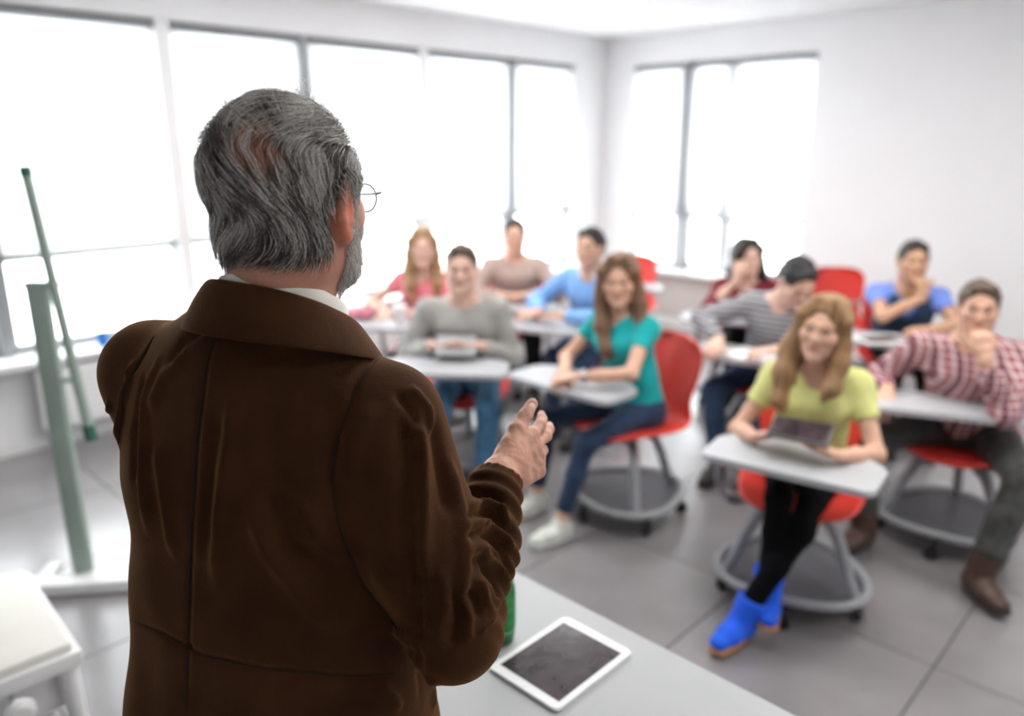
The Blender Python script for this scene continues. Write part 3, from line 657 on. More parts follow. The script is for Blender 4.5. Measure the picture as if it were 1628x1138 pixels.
students['teal'] = person(dict(label='young woman in a teal t-shirt with long brown hair, arms crossed on her desk', woman=True, s=.95, hs=1.0, pel=(.60, 3.55, .545), head=(.495, 3.50, 1.145), fwd=(-.78, -.62), gaze=(-.28, -.95, -.06), roll=-.06,
    hands=((.24, 3.37, .755), (.29, 3.27, .755)), hdir=((-.35, -.8, -.35), (-.8, .3, -.2)), elb=((-.5, .6, -.6), (.45, -.75, -.5)), curl=((.5,)*4, (.5,)*4),
    feet=((.12, 3.48, .085), (.22, 3.20, .085)), kneep=((-.7, -.2, .8), (-.6, -.5, .8)), toes=((-.7, -.6, 0), (-.8, -.6, 0)), shoe='sneaker', slim=.84, hem=.86, hemr=.040, pants='jeans_dark', pantsname='jeans', top='tee_teal', sleeve=.5, fold=.004,
    hair='long', hairm='hair_brown', skin='skin', locks=[([(-.07, .03, -.02), (-.088, .03, -.10), (-.095, .06, -.22), (-.10, .07, -.31)], [.028, .034, .034, .012]), ([(.07, .02, 0), (.088, .0, -.09), (.085, .04, -.20), (.06, .08, -.30), (.05, .09, -.34)], [.032, .036, .036, .028, .012]), ([(.0, -.06, 0), (.0, -.07, -.12), (.0, -.06, -.24)], [.055, .06, .03])]))
students['grey'] = person(dict(label='boy in a light grey pullover and blue jeans sitting facing the standing man', s=1.0, hs=1.05, pel=(-.24, 4.04, .55), head=(-.255, 3.89, 1.135), fwd=(0, -1), gaze=(.0, -1, .0),
    hands=((-.40, 3.78, .765), (-.16, 3.78, .765)), hdir=((.75, -.4, .0), (-.75, -.4, .0)), hnrm=((.3, .3, .6), (-.3, .3, .6)), elb=((-.7, .5, -.8), (.7, .5, -.8)),
    feet=((-.36, 3.56, .085), (-.14, 3.56, .085)), kneep=((-.1, -.7, .7), (.1, -.7, .7)), shoe='rubber_black', sole='rubber_black', pants='jeans_blue', pantsname='jeans', top='knit', topname='pullover', collar='knit', fold=.006, hairm='hair_mid', skin='skin_pale', hemr=.055))
students['taupe'] = person(dict(label='young man in a taupe sweater sitting in the back row beneath the window', s=.96, hs=.98, pel=(.04, 5.5, .55), head=(.017, 5.38, 1.13), fwd=(0, -1), gaze=(-.05, -1, .0),
    hands=((-.08, 5.18, .76), (.12, 5.17, .76)), hdir=((.9, -.2, .0), (-.9, -.2, .0)), elb=((-1, .1, -.6), (1, .1, -.6)), feet=((-.1, 5.0, .085), (.16, 5.0, .085)), shoe='rubber_black', sole='rubber_black', pants='black_cloth', top='top_taupe', topname='sweater', hairm='hair_dark', skin='skin', res=.0045))
students['blue'] = person(dict(label='young man in a light blue shirt with white collar leaning on his desk', s=.98, hs=1.0, pel=(.56, 4.86, .55), head=(.47, 4.66, 1.145), fwd=(-.65, -.75), gaze=(-.5, -.86, .0),
    hands=((.16, 4.60, .765), (.30, 4.48, .765)), hdir=((-.9, -.3, 0), (-.9, .2, 0)), elb=((-.8, .3, -.6), (.8, -.6, -.4)), feet=((.25, 4.5, .085), (.4, 4.35, .085)), shoe='rubber_black', sole='rubber_black', pants='jeans_dark', pantsname='jeans', top='shirt_blue', collar='shirtw', hairm='hair_black', skin='skin', res=.0045))
students['pink'] = person(dict(label='girl in a pink top with long strawberry blond hair in the back row', woman=True, s=.95, hs=1.0, pel=(-.54, 4.92, .55), head=(-.548, 4.75, 1.13), fwd=(-.25, -.97), gaze=(.12, -1, .0),
    hands=((-.76, 4.62, .765), (-.60, 4.58, .765)), hdir=((-.2, -.9, 0), (-.9, -.2, 0)), elb=((-1, .2, -.5), (.8, -.2, -.6)), feet=((-.7, 4.5, .085), (-.5, 4.45, .085)), shoe='rubber_black', sole='rubber_black', slim=.9, pants='black_cloth', top='tee_pink', sleeve=.4, skin='skin_pale', res=.0045,
    hair='long', hairm='hair_strawberry', locks=[([(-.07, .02, -.02), (-.088, .02, -.12), (-.085, .055, -.22), (-.075, .07, -.30)], [.026, .03, .03, .014]), ([(.07, .02, 0), (.088, .02, -.12), (.085, .055, -.22), (.075, .07, -.30)], [.026, .032, .032, .014]), ([(.0, -.06, 0), (.0, -.07, -.12), (.0, -.06, -.24)], [.055, .06, .03])]))
students['stripe'] = person(dict(label='dark-haired boy in a grey striped shirt bowing over his desk behind the woman in yellow', s=.98, hs=1.02, pel=(1.47, 4.18, .55), head=(1.435, 3.86, 1.08), fwd=(-.62, -.78), gaze=(.12, -.80, -.58),
    hands=((1.075, 3.90, .765), (1.30, 3.70, .765)), hdir=((-.5, -.75, -.2), (-.8, -.3, 0)), elb=((-.9, .3, -.25), (.6, -.6, -.5)), feet=((1.10, 3.86, .085), (1.22, 3.70, .085)), kneep=((-.8, -.4, .7), (-.5, -.7, .7)), tilt=.0, shoe='rubber_black', sole='rubber_black', pants='jeans_dark', pantsname='jeans', top='stripe', hairm='hair_black', skin='skin_pale', res=.0045))
students['maroon'] = person(dict(label='dark-haired young woman in maroon resting her face on her hand by the far window', woman=True, s=.97, hs=1.0, pel=(1.60, 5.12, .55), head=(1.49, 4.90, 1.05), fwd=(-.3, -.95), gaze=(.15, -1, .0), roll=-.1,
    hands=((1.40, 4.77, .93), (1.55, 4.70, .765)), hdir=((.15, .15, .95), (-.9, -.1, 0)), hnrm=((.2, .9, .1), dn), elb=((-.6, -.3, -.6), (.8, -.3, -.5)), curl=((.7,)*4, (.5,)*4), feet=((1.4, 4.7, .085), (1.6, 4.65, .085)), shoe='rubber_black', sole='rubber_black', slim=.9, pants='black_cloth', top='top_maroon', topname='sweater', cuff=.35, skin='skin_pale', res=.0045,
    hair='long', hairm='hair_dark', locks=[([(-.07, .01, -.02), (-.095, -.01, -.10), (-.115, .0, -.18), (-.125, .02, -.24)], [.03, .036, .034, .014]), ([(.06, -.03, 0), (.075, -.05, -.09), (.07, -.04, -.18)], [.03, .034, .02]), ([(.0, -.06, 0), (.0, -.07, -.12), (.0, -.06, -.24)], [.055, .06, .03])]))
students['denim'] = person(dict(label='student in blue t-shirt and dark denim waistcoat, chin on hand', s=.93, hs=1.0, pel=(2.42, 4.68, .55), head=(2.32, 4.46, 1.09), fwd=(-.3, -.95), gaze=(-.25, -.97, .02),
    hands=((2.32, 4.31, .905), (2.30, 4.14, .765)), hdir=((-.02, .05, .95), (-.95, -.1, 0)), hnrm=((0, .9, .1), dn), elb=((-.9, -.3, -.6), (.9, -.6, -.6)), curl=((1.3,)*4, (.5,)*4), feet=((2.2, 4.25, .085), (2.4, 4.2, .085)), shoe='rubber_black', sole='rubber_black', pants='black_cloth', top='tee_royal', sleeve=.5, vest='denim_vest', hairm='hair_dark', skin='skin_tan', res=.0045))
students['plaid'] = person(dict(label='boy in a red and white plaid shirt and brown boots, hand held to his mouth', s=1.0, hs=.93, pel=(2.03, 3.25, .55), head=(1.905, 3.10, 1.10), fwd=(-.55, -.83), gaze=(-.42, -.9, -.03),
    hands=((1.62, 3.18, .72), (1.84, 2.90, .94)), hdir=((-.5, -.7, -.4), (-.05, .30, .93)), hnrm=((0, .2, -1), (0, .9, .2)), elb=((-.3, .5, -.6), (.6, .1, -.8)), curl=((.5,)*4, (1.5,)*4), cuff=.88,
    feet=((1.56, 3.12, .10), (1.86, 2.74, .10)), kneep=((-.8, -.2, .7), (.1, -.8, .7)), toes=((-.8, -.5, 0), (.05, -1, 0)), boot=.2, shoe='boot_brown', sole='rubber_black', pants='dark_grey', hem=.80, hemr=.062, slim=1.06, top='plaid', collar='plaid', fold=.006, hairm='hair_mid', skin='skin'))

# ---------------------------------------------------------------- classroom chairs: shell on a tripod base with storage dish and swivelling desk
def shell_mesh():
    prof = [(.235, .432, .10), (.228, .437, .17), (.20, .447, .205), (.10, .452, .228), (-.02, .443, .238), (-.12, .442, .236), (-.185, .455, .225), (-.225, .495, .198), (-.245, .55, .180), (-.262, .63, .195), (-.278, .71, .212), (-.292, .79, .215), (-.30, .835, .195), (-.303, .857, .15), (-.304, .863, .09)]
    n = 17; v = []; q = []
    for i, (y, z, w) in enumerate(prof):
        back = min(max((z-.47)/.1, 0), 1)
        for j in range(n):
            u = (j/(n-1))*2-1
            v.append((u*w, y+(1-back)*0+back*.055*u*u, z+(1-back)*.022*u*u+(.012*u**4 if back < 1 else 0)))
    for i in range(len(prof)-1):
        for j in range(n-1): a = i*n+j; q.append((a, a+1, a+n+1, a+n))
    me = mesh_np('seat_shell', v, q)
    o = bpy.data.objects.new('tmp', me); COL.objects.link(o); md = o.modifiers.new('s', 'SOLIDIFY'); md.thickness = .014; md.offset = 0
    m2 = o.modifiers.new('b', 'SUBSURF'); m2.levels = 1; m2.render_levels = 1
    dg = bpy.context.evaluated_depsgraph_get(); r = bpy.data.meshes.new_from_object(o.evaluated_get(dg)); bpy.data.objects.remove(o); r.name = 'seat_shell'
    r.polygons.foreach_set('use_smooth', [True]*len(r.polygons)); r.materials.clear(); r.materials.append(M['seatred']); return r
SH = shell_mesh()
ringp = [((.275+.02*math.cos(3*a))*math.cos(a+.52), (.275+.02*math.cos(3*a))*math.sin(a+.52), .115) for a in [2*math.pi*k/48 for k in range(48)]]
RINGM = MB().tube(ringp, .017, 10, closed=True).mesh('base_ring'); RINGM.materials.append(M['greyplastic'])
dish = [((.262+.02*math.cos(3*a))*math.cos(a+.52), (.262+.02*math.cos(3*a))*math.sin(a+.52)) for a in [2*math.pi*k/48 for k in range(48)]]
dmb = MB(); n = len(dish); rr = [(1, .118), (.93, .100), (.8, .094), (.25, .092)]
lay = [[dmb.b.verts.new((x*k, y*k, z)) for x, y in dish] for k, z in rr]+[[dmb.b.verts.new((x*k, y*k, z-.010)) for x, y in dish] for k, z in rr[::-1]]
for A_, B_ in zip(lay, lay[1:]+lay[:1]):
    for k in range(n): dmb.b.faces.new((A_[k], A_[(k+1) % n], B_[(k+1) % n], B_[k])) if A_ is not lay[3] else None
dmb.b.faces.new(lay[3]); dmb.b.faces.new(lay[4])
DISHM = dmb.mesh('storage_dish'); DISHM.materials.append(M['darktray'])
def leg_mesh(a):
    c, s_ = math.cos(a), math.sin(a); pr = [(.03, .405), (.10, .395), (.16, .355), (.205, .27), (.245, .17), (.275, .115)]
    return MB().tube([(c*r_, s_*r_, z) for r_, z in pr], [.026, .026, .025, .023, .022, .02], 10).mesh('leg')
LEGS = [leg_mesh(R(a)) for a in (30, 150, 270)]
for m_ in LEGS: m_.materials.append(M['greyplastic'])
HUB = MB().lathe([(.05, .40), (.085, .425), (.10, .44), (.04, .445)], n=24).lathe([(.035, .36), (.045, .41)], n=20).mesh('seat_hub'); HUB.materials.append(M['greyplastic'])
CAST = MB().tube([(-.011, 0, .030), (.011, 0, .030)], .030, 18).tube([(0, 0, .035), (0, .012, .095)], .012, 10).mesh('caster'); CAST.materials.append(M['black'])
def chair(loc, face, label, desk=None, dang=None, dsize=1.0, rot_base=0, armside=1, notop=False):
    """face: way the sitter looks (x, y); desk: world centre of the worktop; dang: direction its long edge faces"""
    rz = math.atan2(face[1], face[0])-math.pi/2
    e = empty('classroom_chair', (loc[0], loc[1], 0), rz, label=label, cat='chair', group='red classroom chairs with swivelling desks')
    link('seat_shell', SH, None, e)
    link('seat_hub', HUB, None, e); 
    link('base_ring', RINGM, None, e).rotation_euler[2] = rot_base; link('storage_dish', DISHM, None, e).rotation_euler[2] = rot_base
    for m_ in LEGS: link('leg', m_, None, e).rotation_euler[2] = rot_base
    for k in range(5):
        a = R(90+72*k)+rot_base; o = link('caster', CAST, None, e); o.location = (.265*math.cos(a), .265*math.sin(a), .0); o.rotation_euler = (0, 0, a+.6*k)
    iv = Matrix.Rotation(-rz, 3, 'Z')
    if notop: return e
    if desk is None: d = Vector((0, .33)); da = 0
    else:
        d = (iv @ Vector((desk[0]-loc[0], desk[1]-loc[1], 0))).to_2d(); da = (math.atan2(dang[1], dang[0])-math.pi/2-rz) if dang else 0
    poly = rounded([(-.29*dsize, -.10), (-.20*dsize, -.165), (.20*dsize, -.165), (.29*dsize, -.10), (.285*dsize, .13), (-.285*dsize, .13)], .035)
    o = MB().prism(poly, .680, .702, .005).obj('worktop', M['desk'], e); o.location = (d.x, d.y, 0); o.rotation_euler = (0, 0, da)
    sx = armside*.30; px_ = Matrix.Rotation(da, 2) @ Vector((armside*.20, .02)); px_ = px_+d
    MB().tube([(0, 0, .375), (sx*.55, .03, .385), (sx*.93, .06, .41), (sx, .085, .47), (sx, .10, .60), (sx*.93, .12, .655), (px_.x, px_.y, .672)], .015, 10).obj('desk_arm', M['greyplastic'], e)
    MB().box((px_.x, px_.y, .675), (.12, .09, .012), da, .003).obj('mounting_plate', M['greyplastic'], e)
    return e
chair((1.12, 2.76), (-.42, -.90), 'red classroom chair with grey desk under the woman in yellow', (.965, 2.47), (-.57, -.82), 1.0)
chair((.565, 3.49), (-.86, -.50), 'red classroom chair with grey desk under the woman in teal', (.27, 3.38), (-.69, -.72), 1.05, armside=1)
chair((-.25, 4.0), (0, -1), 'red classroom chair with grey desk under the boy in grey pullover', (-.34, 3.62), (-.08, -1), 1.12)
chair((.04, 5.46), (0, -1), 'red classroom chair under the young man in taupe', (.03, 5.06), (0, -1), 1.0)
chair((.52, 4.83), (-.65, -.75), 'red classroom chair under the young man in light blue', (.20, 4.50), (-.35, -.93), 1.15)
chair((-.53, 4.90), (-.25, -.97), 'red classroom chair under the girl in pink', (-.72, 4.55), (-.1, -1), 1.15)
chair((1.45, 4.14), (-.62, -.78), 'red classroom chair under the boy in the striped shirt', (1.21, 3.84), (-.55, -.83), 1.15)
chair((1.57, 5.08), (-.3, -.95), 'red classroom chair under the dark-haired woman in maroon', (1.38, 4.72), (-.2, -.98), 1.1)
chair((2.40, 4.64), (-.3, -.95), 'red classroom chair under the student in the denim waistcoat', (2.10, 4.16), (-.4, -.9), 1.15)
chair((1.99, 3.23), (-.62, -.78), 'red classroom chair with grey desk under the boy in plaid', (1.79, 3.05), (-.35, -.93), 1.05, armside=-1)
chair((2.36, 5.45), (-.15, -.98), 'empty red chair with its backrest against the white wall', (2.78, 5.5), (.6, -.8), .8)
chair((.92, 6.15), (-.3, -.95), 'empty red chair whose back shows above the head of the woman in teal', (.85, 5.8), (0, -1), 1)

# ---------------------------------------------------------------- things on the desks
def slab(name, label, cat, c, size, rz, m, m2=None, tilt=0, inset=.008):
    e = empty(name, c, rz, label=label, cat=cat); e.rotation_euler = (tilt, 0, rz)
    MB().box((0, 0, size[2]/2), size, 0, min(size[2]*.4, .003)).obj('body', m, e)
    if m2: MB().box((0, 0, size[2]+.0004), (size[0]-inset*2, size[1]-inset*2, .001)).obj('screen', m2, e)
    return e
slab('tablet', 'dark tablet computer in the hands of the woman in yellow', 'tablet', (.985, 2.478, .803), (.20, .145, .009), R(-30), M['darktray'], M['screen'], R(10))
slab('tablet', 'grey tablet in the hands of the boy in grey pullover', 'tablet', (-.28, 3.74, .775), (.20, .14, .009), 0, M['greyplastic'], M['greyplastic'], R(30))
slab('book', 'red book lying on the desk of the woman in teal', 'book', (.40, 3.43, .704), (.10, .13, .018), .9, M['seatred'])
slab('sheet_of_paper', 'white sheet under the writing hand of the boy in stripes', 'paper', (1.24, 3.82, .7035), (.21, .29, .002), .6, M['paper'])
slab('magazine', 'open magazine on the desk of the student in denim waistcoat', 'magazine', (2.04, 4.15, .7035), (.28, .19, .006), .2, M['paper'], M['boot_brown'], inset=.03)
e = empty('paper_cup', (-.675, 4.55, .703), 0, label='white cup on the desk in front of the girl in pink', cat='cup')
MB().lathe([(.026, 0), (.028, .003), (.040, .10), (.037, .10), (.026, .006)], n=20).obj('body', M['paper'], e); MB().lathe([(.042, .098), (.042, .106), (.036, .112)], n=20).obj('lid', M['paper'], e)
f = Field(); 
for k in range(6): a = k*1.05; f.cap(V(-.93+.07*math.cos(a), 4.66+.04*math.sin(a), .732), V(-.93+.07*math.cos(a+1.3), 4.66+.04*math.sin(a+1.3), .745), .026, .02, k=.02)
f.plane(V(0, 0, .704), V(0, 0, -1)); v, q = field_mesh(f, 'scarf', .006, 1, .003, 9, 2)
cloth('scarf_pink', (.50, .16, .22), var=.3); link('scarf', mesh_np('scarf', v, q), M['scarf_pink'], label='crumpled pink scarf lying at the end of the back-row desk', cat='scarf')
st = students['teal']; wv = st['wr'][1]+(st['el'][1]-st['wr'][1])*.12; dx = nrm(st['wr'][1]-st['el'][1]); 
u = nrm(np.cross(dx, V(0, 0, 1))); u2 = np.cross(dx, u)
MB().tube([wv+(u*math.cos(a)+u2*math.sin(a))*.030 for a in [2*math.pi*k/20 for k in range(20)]], .005, 8, closed=True, flat=2).obj('wristwatch', M['alu'], st['root'], world=True)
# lectern-side table, tablet and bottle
inw = Vector((-.719, -.695, 0)); along = Vector((.719, -.695, 0)); P0 = Vector((-.075, 1.75, 0)); TWID, TLEN = .50, 1.5
te = empty('teachers_table', P0+inw*TWID/2+along*TLEN/2, math.atan2(along.y, along.x), label='pale grey table beside the standing man', cat='table')
MB().prism(rounded([(-TLEN/2, -TWID/2), (TLEN/2, -TWID/2), (TLEN/2, TWID/2), (-TLEN/2, TWID/2)], .012, 3), .726, .75, .0015).obj('tabletop', M['table'], te)
for x in (-1, 1):
    for y in (-1, 1): MB().box((x*(TLEN/2-.05), y*(TWID/2-.05), .363), (.04, .04, .726), 0, .004).obj('leg', M['greyplastic'], te)
for y in (-1, 1): MB().box((0, y*(TWID/2-.05), .69), (TLEN-.14, .02, .06), 0, .003).obj('apron', M['greyplastic'], te)
tc = Vector((.099, 1.328, .75)); rz = math.atan2(1.346-1.469, .245-.117)
te = empty('tablet', tc, rz, label='white tablet with black screen lying on the grey table', cat='tablet')
tw, tl = .178, .236
MB().prism(rounded([(-tw/2, -tl/2), (tw/2, -tl/2), (tw/2, tl/2), (-tw/2, tl/2)], .012, 5), .001, .0085, .002).obj('bezel', M['whitegl'], te)
MB().prism([(-tw/2+.013, -tl/2+.021), (tw/2-.013, -tl/2+.021), (tw/2-.013, tl/2-.021), (-tw/2+.013, tl/2-.021)], .0085, .0090).obj('screen', M['screen'], te, smooth=False)
MB().lathe([(.0055, .0085), (.0055, .0092), (.0045, .0092)], (0, -tl/2+.011, 0), 20).obj('home_button', M['whitegl'], te)
be = empty('bottle', (-.028, 1.405, .75), 0, label='green bottle standing on the grey table behind the man\'s sleeve', cat='bottle')
MB().lathe([(.025, 0), (.033, .004), (.035, .02), (.035, .12), (.030, .14), (.016, .165), (.0125, .19), (.0125, .205)], n=28).obj('glass_body', M['bottle'], be)
MB().lathe([(.0353, .035), (.0356, .04), (.0356, .105), (.0353, .11)], n=28).obj('paper_label', M['leafgreen'], be); MB().lathe([(.0145, .195), (.0145, .215), (.012, .218)], n=20).obj('cap', M['leafgreen'], be)

# ---------------------------------------------------------------- easel and stool on the left
ee = empty('easel', (-1.77, 2.84, 0), 0, label='pale green metal easel standing by the windows', cat='easel')
MB().box((-1.765, 2.84, .65), (.075, .035, 1.20), 0, .004).obj('post', M['easel'], ee, world=True)
a0, a1 = Vector((-1.735, 2.84, 1.637)), Vector((-1.655, 2.84, .69))
MB().tube([a0, a1], .019, 8).obj('tilted_rail', M['easel'], ee, world=True)
MB().tube([a0+Vector((-.003, 0, .035)), a0], .021, 8).obj('rail_cap', M['easeld'], ee, world=True); MB().tube([a1, a1+Vector((.006, 0, -.06))], .024, 8).obj('rail_cap', M['easeld'], ee, world=True)
MB().box((-1.745, 2.84, 1.245), (.12, .04, .022), 0, .003).obj('top_bracket', M['easel'], ee, world=True); MB().box((-1.715, 2.84, .875), (.10, .02, .016), 0, .003).obj('rung', M['easel'], ee, world=True)
MB().box((-1.62, 2.80, .03), (.70, .10, .05), R(8), .006).obj('foot_bar', M['framew'], ee, world=True)
for x in (-1.93, -1.31): MB().box((x, 2.80+(x+1.62)*.14, .0125), (.05, .42, .022), R(8), .004).obj('foot', M['framew'], ee, world=True)
# stool: cushion in a white frame, knobs on the side
c1, c2 = Vector((-1.12, 1.74)), Vector((-1.495, 2.13)); ud = (c2-c1).normalized(); vd = Vector((-ud.y, ud.x)); vd = vd if vd.x < 0 else -vd
SW, SD = (c2-c1).length, .32; cc = c1+ud*SW/2+vd*SD/2
se = empty('piano_stool', (cc.x, cc.y, 0), math.atan2(ud.y, ud.x), label='white adjustable stool with cream cushion at the left edge', cat='stool')
MB().box((0, 0, .455), (SW, SD, .045), 0, .006).obj('frame', M['framew'], se)
f = Field(); f.cap(V(-SW/2+.045, 0, .49), V(SW/2-.045, 0, .49), (SD/2-.03, .02), side=V(0, 1, 0))
cu = MB().box((0, 0, .487), (SW-.03, SD-.03, .03), 0, .012).obj('cushion', M['cushion'], se)
MB().box((0, 0, .36), (SW-.10, SD-.07, .11), 0, .004).obj('apron', M['framew'], se)
for x in (-1, 1):
    for y in (-1, 1): MB().tube([(x*(SW/2-.035), y*(SD/2-.035), .435), (x*(SW/2-.02), y*(SD/2-.02), 0)], [.026, .018], 12).obj('leg', M['framew'], se)
yk = SD/2 if (Matrix.Rotation(math.atan2(ud.y, ud.x), 2) @ Vector((0, 1))).y < 0 else -SD/2
for sx in (-1, 1):
    xk = sx*(SW/2+.03); MB().tube([(sx*(SW/2-.06), 0, .40), (xk, 0, .40)], .008, 8).tube([(xk-sx*.01, 0, .40), (xk, 0, .40), (xk+sx*.012, 0, .40), (xk+sx*.022, 0, .40)], [.02, .034, .034, .02], 20).obj('knob', M['framew'], se)
PYEND = 1
# ---------------------------------------------------------------- the standing man, seen from behind
YAW = R(21); TF = V(math.sin(YAW), math.cos(YAW), 0); TR = V(math.cos(YAW), -math.sin(YAW), 0); TC = V(-.340, 1.01, 0)
def TP(u, d, z): return TC+TR*u+TF*d+V(0, 0, z)
pr = empty('person', (TC[0], TC[1], 0), 0, label='grey-haired bearded man standing in a brown velvet jacket, seen from behind', cat='person')
H = V(-.276, .975, 1.682); PS = .985; A = head_frame((.44, .895, -.06)); PL = lambda x, y, z: H+(A[0]*x+A[1]*y+A[2]*z)*PS
shR, shL = TP(.192, -.005, 1.412), TP(-.205, .01, 1.425)
elR, wrR = V(-.075, .870, 1.145), V(-.020, 1.035, 1.283)
elL, wrL = TP(-.215, .10, 1.13), TP(-.02, .27, 1.08)
f = Field(); nbase = V(-.300, .982, 1.53)
f.chain([TP(0, 0, .92), TP(0, 0, 1.12), TP(0, 0, 1.34), TP(0, 0, 1.46)], [(.175, .115), (.165, .11), (.18, .12), (.13, .07)], side=TR, k=.05)
f.cap(shR, shL, .05, k=.04)
head_prims(f, H, A, PS, nbase-V(0, 0, .05), .053, ears=False); f.cap(PL(0, -.022, -.04), nbase-V(0, 0, .03), .050, .056, k=.03)
f.cap(PL(0, -.024, -.03), nbase+V(0, -.0, 0), .050, .058, k=.03)
for x in (-1, 1):                                   # ears: helix, bowl and lobe
    f.ell(PL(x*.083, -.004, -.010), V(.011, .019, .034)*PS, np.array([A[0]*.9+A[1]*.42*-x, A[1]*.9+A[0]*.42*x, A[2]]), .010)
    pts = [PL(x*(.080+.012*math.sin(min(max(t, 0), 3.1))), .010-.024*math.sin(t), -.008+.034*math.cos(t)) for t in np.linspace(-.4, 3.3, 9)]
    f.chain(pts, [.0052*PS]*9, k=.006); f.ell(PL(x*.082, .004, -.040), V(.008, .009, .011)*PS, A, .008); f.ell(PL(x*.099, .004, -.003), V(.009, .010, .019)*PS, A, .006, 's')
f.cap(PL(.05, .0, -.04), PL(.035, .055, -.085), .022*PS, .022*PS, k=.02); f.cap(PL(-.05, .0, -.04), PL(-.035, .055, -.085), .022*PS, .022*PS, k=.02)
for s_, e, w_ in ((shR, elR, wrR), (shL, elL, wrL)): f.cap(s_, e, .05, .04, k=.03); f.cap(e, w_, .042, .028, k=.02)
HD = nrm(V(.60, .76, .10)); HN = V(-.70, .50, -.15)
TH = hand_prims(f, wrR+HD*.012, HD, HN, V(-.6, 0, .75), 1.02, curl=(.30, .26, .7, 1.0), thumb=(.80, .52, .0), spread=.06)
hand_prims(f, wrL, nrm(wrL-elL), V(.2, -.3, -1), V(0, 1, .3), 1.0)
f.chain([TP(.09, 0, .90), TP(.09, .02, .49), TP(.09, 0, .09)], [.085, .055, .04], k=.04); f.chain([TP(-.09, 0, .90), TP(-.09, .02, .49), TP(-.09, 0, .09)], [.085, .055, .04], k=.04)
hb = (H-V(.15, .15, .24), H+V(.15, .17, .16)); c = wrR+HD*.08; b2 = (c-.13, c+.13)
v, q = f.mesh(.010); parts = []
for b in (hb, b2): v, q = clip_faces(v, q, b, False)
parts.append((v, q))
for b, hh in ((hb, .0030), (b2, .0022)):
    vv, qq = f.mesh(hh, b); vv, qq = clip_faces(vv, qq, (b[0]-.006, b[1]+.006)); parts.append((vv, qq))
v, q = merge(parts); me = mesh_np('body', v, q)
# skin relief on the hand: knuckles, veins, creases
near = np.linalg.norm(v-(wrR+HD*.07), axis=1) < .12
nn = normals(v, q); rel = wob(v, 38, 5, 9)*.0007+wob(v, 90, 6, 9)*.0003; v = (v+nn*(rel*near)[:, None]).astype(np.float32); me.vertices.foreach_set('co', v.ravel())
def scalp(l, put):
    bald = np.clip(1.5*np.exp(-(((l[:, 0]-.022)/.056)**2+((l[:, 1]+.078)/.056)**2+((l[:, 2]-.072)/.058)**2)), 0, 1)
    m = np.clip((l[:, 2]+.05+.55*np.clip(-l[:, 1]-.02, -.1, .0)*-1)/.03, 0, 1)*np.clip((.055-l[:, 1])/.03, 0, 1)*np.clip((l[:, 2]+.055)/.02, 0, 1)
    earz = np.exp(-(((np.abs(l[:, 0])-.09)/.016)**2+((l[:, 1]+.0)/.03)**2+((l[:, 2]+.01)/.045)**2))
    put(m*(1-bald)*(1-np.clip(earz*2, 0, 1))*.85, (.20, .17, .15)); put(np.clip(bald, 0, 1)*.7, (.72, .50, .44)); put(np.clip(earz*1.2, 0, 1), (1.0, .55, .44))
    nk = np.exp(-((l[:, 2]+.10)/.03)**2)*(l[:, 1] < .03); put(nk*.35, (.92, .70, .62))
tint(me, v, H, A, PS, extra=scalp)
body = link('body', me, M['skin_old'], pr, world=True); eyes(H, A, PS, pr)
bm_ = bmesh.new(); bm_.from_mesh(me); bvh = BVHTree.FromBMesh(bm_); bm_.free()
# thumb nail
# --- jacket
f = Field(); JO = .0
f.chain([TP(0, -.035, .70), TP(0, -.03, .92), TP(0, -.01, 1.12), TP(0, 0, 1.30), TP(0, .0, 1.40)], [(.262, .172), (.250, .165), (.225, .150), (.222, .145), (.200, .120)], side=TR, k=.03)
f.cap(TP(0, 0, 1.40), TP(0, -.015, 1.475), (.195, .115), (.105, .080), side=TR, k=.06)
f.cap(TP(.0, 0, 1.455), TP(.180, -.005, 1.404), .070, .058, k=.05); f.cap(TP(-.0, 0, 1.455), TP(-.195, .01, 1.425), .070, .062, k=.05)
f.cap(nbase-V(0, 0, .10), nbase-V(0, 0, .0), .10, .072, k=.06)
f.cap(shR+V(0, 0, -.01), shR*.4+elR*.6, .074, .075, k=.035); f.cap(shR*.4+elR*.6, elR, .074, .062, k=.03)
m1 = elR*.5+wrR*.5
f.cap(elR, m1, .062, .052, k=.025); f.cap(m1, wrR, .054, .036, k=.02, flat1=True)
f.cap(shL, elL, .070, .064, k=.035); f.cap(elL, wrL, .060, .042, k=.03, flat1=True)
f.plane(TP(0, 0, .74), V(0, 0, -1))
v, q = f.mesh(.0042); v = smooth(v, q, 2)
nn = normals(v, q)
u_ = (v-TC)@TR; z_ = v[:, 2]; dd = (v-TC)@TF
v = v+nn*(wob(v, 2.6, 11, 6, stretch=(1, 1, .35))*.0045+wob(v, 7, 12, 6, stretch=(1, 1, .3))*.0016)[:, None]; v = v.astype(np.float32)
tmp = mesh_np('tmp', v, q); b_ = bmesh.new(); b_.from_mesh(tmp); jb = BVHTree.FromBMesh(b_); b_.free(); bpy.data.meshes.remove(tmp)
camo = Vector((0, 0, CAMH))
def trace(px):
    """a line drawn on the back of the jacket (photo coordinates), carried onto the cloth itself"""
    out = []
    P = [np.array(p, float) for p in px]
    for a, b in zip(P, P[1:]):
        n_ = max(int(np.linalg.norm(b-a)/7), 1)
        for k in range(n_): 
            x, y = a+(b-a)*k/n_; yd = y-569; x -= 814
            r_ = Vector((x, FPX*math.cos(PITCH)-yd*math.sin(PITCH), -(FPX*math.sin(PITCH)+yd*math.cos(PITCH)))).normalized()
            h_ = jb.ray_cast(camo, r_)
            if h_[0]: out.append(np.array(h_[0]))
    return np.array(out) if out else None
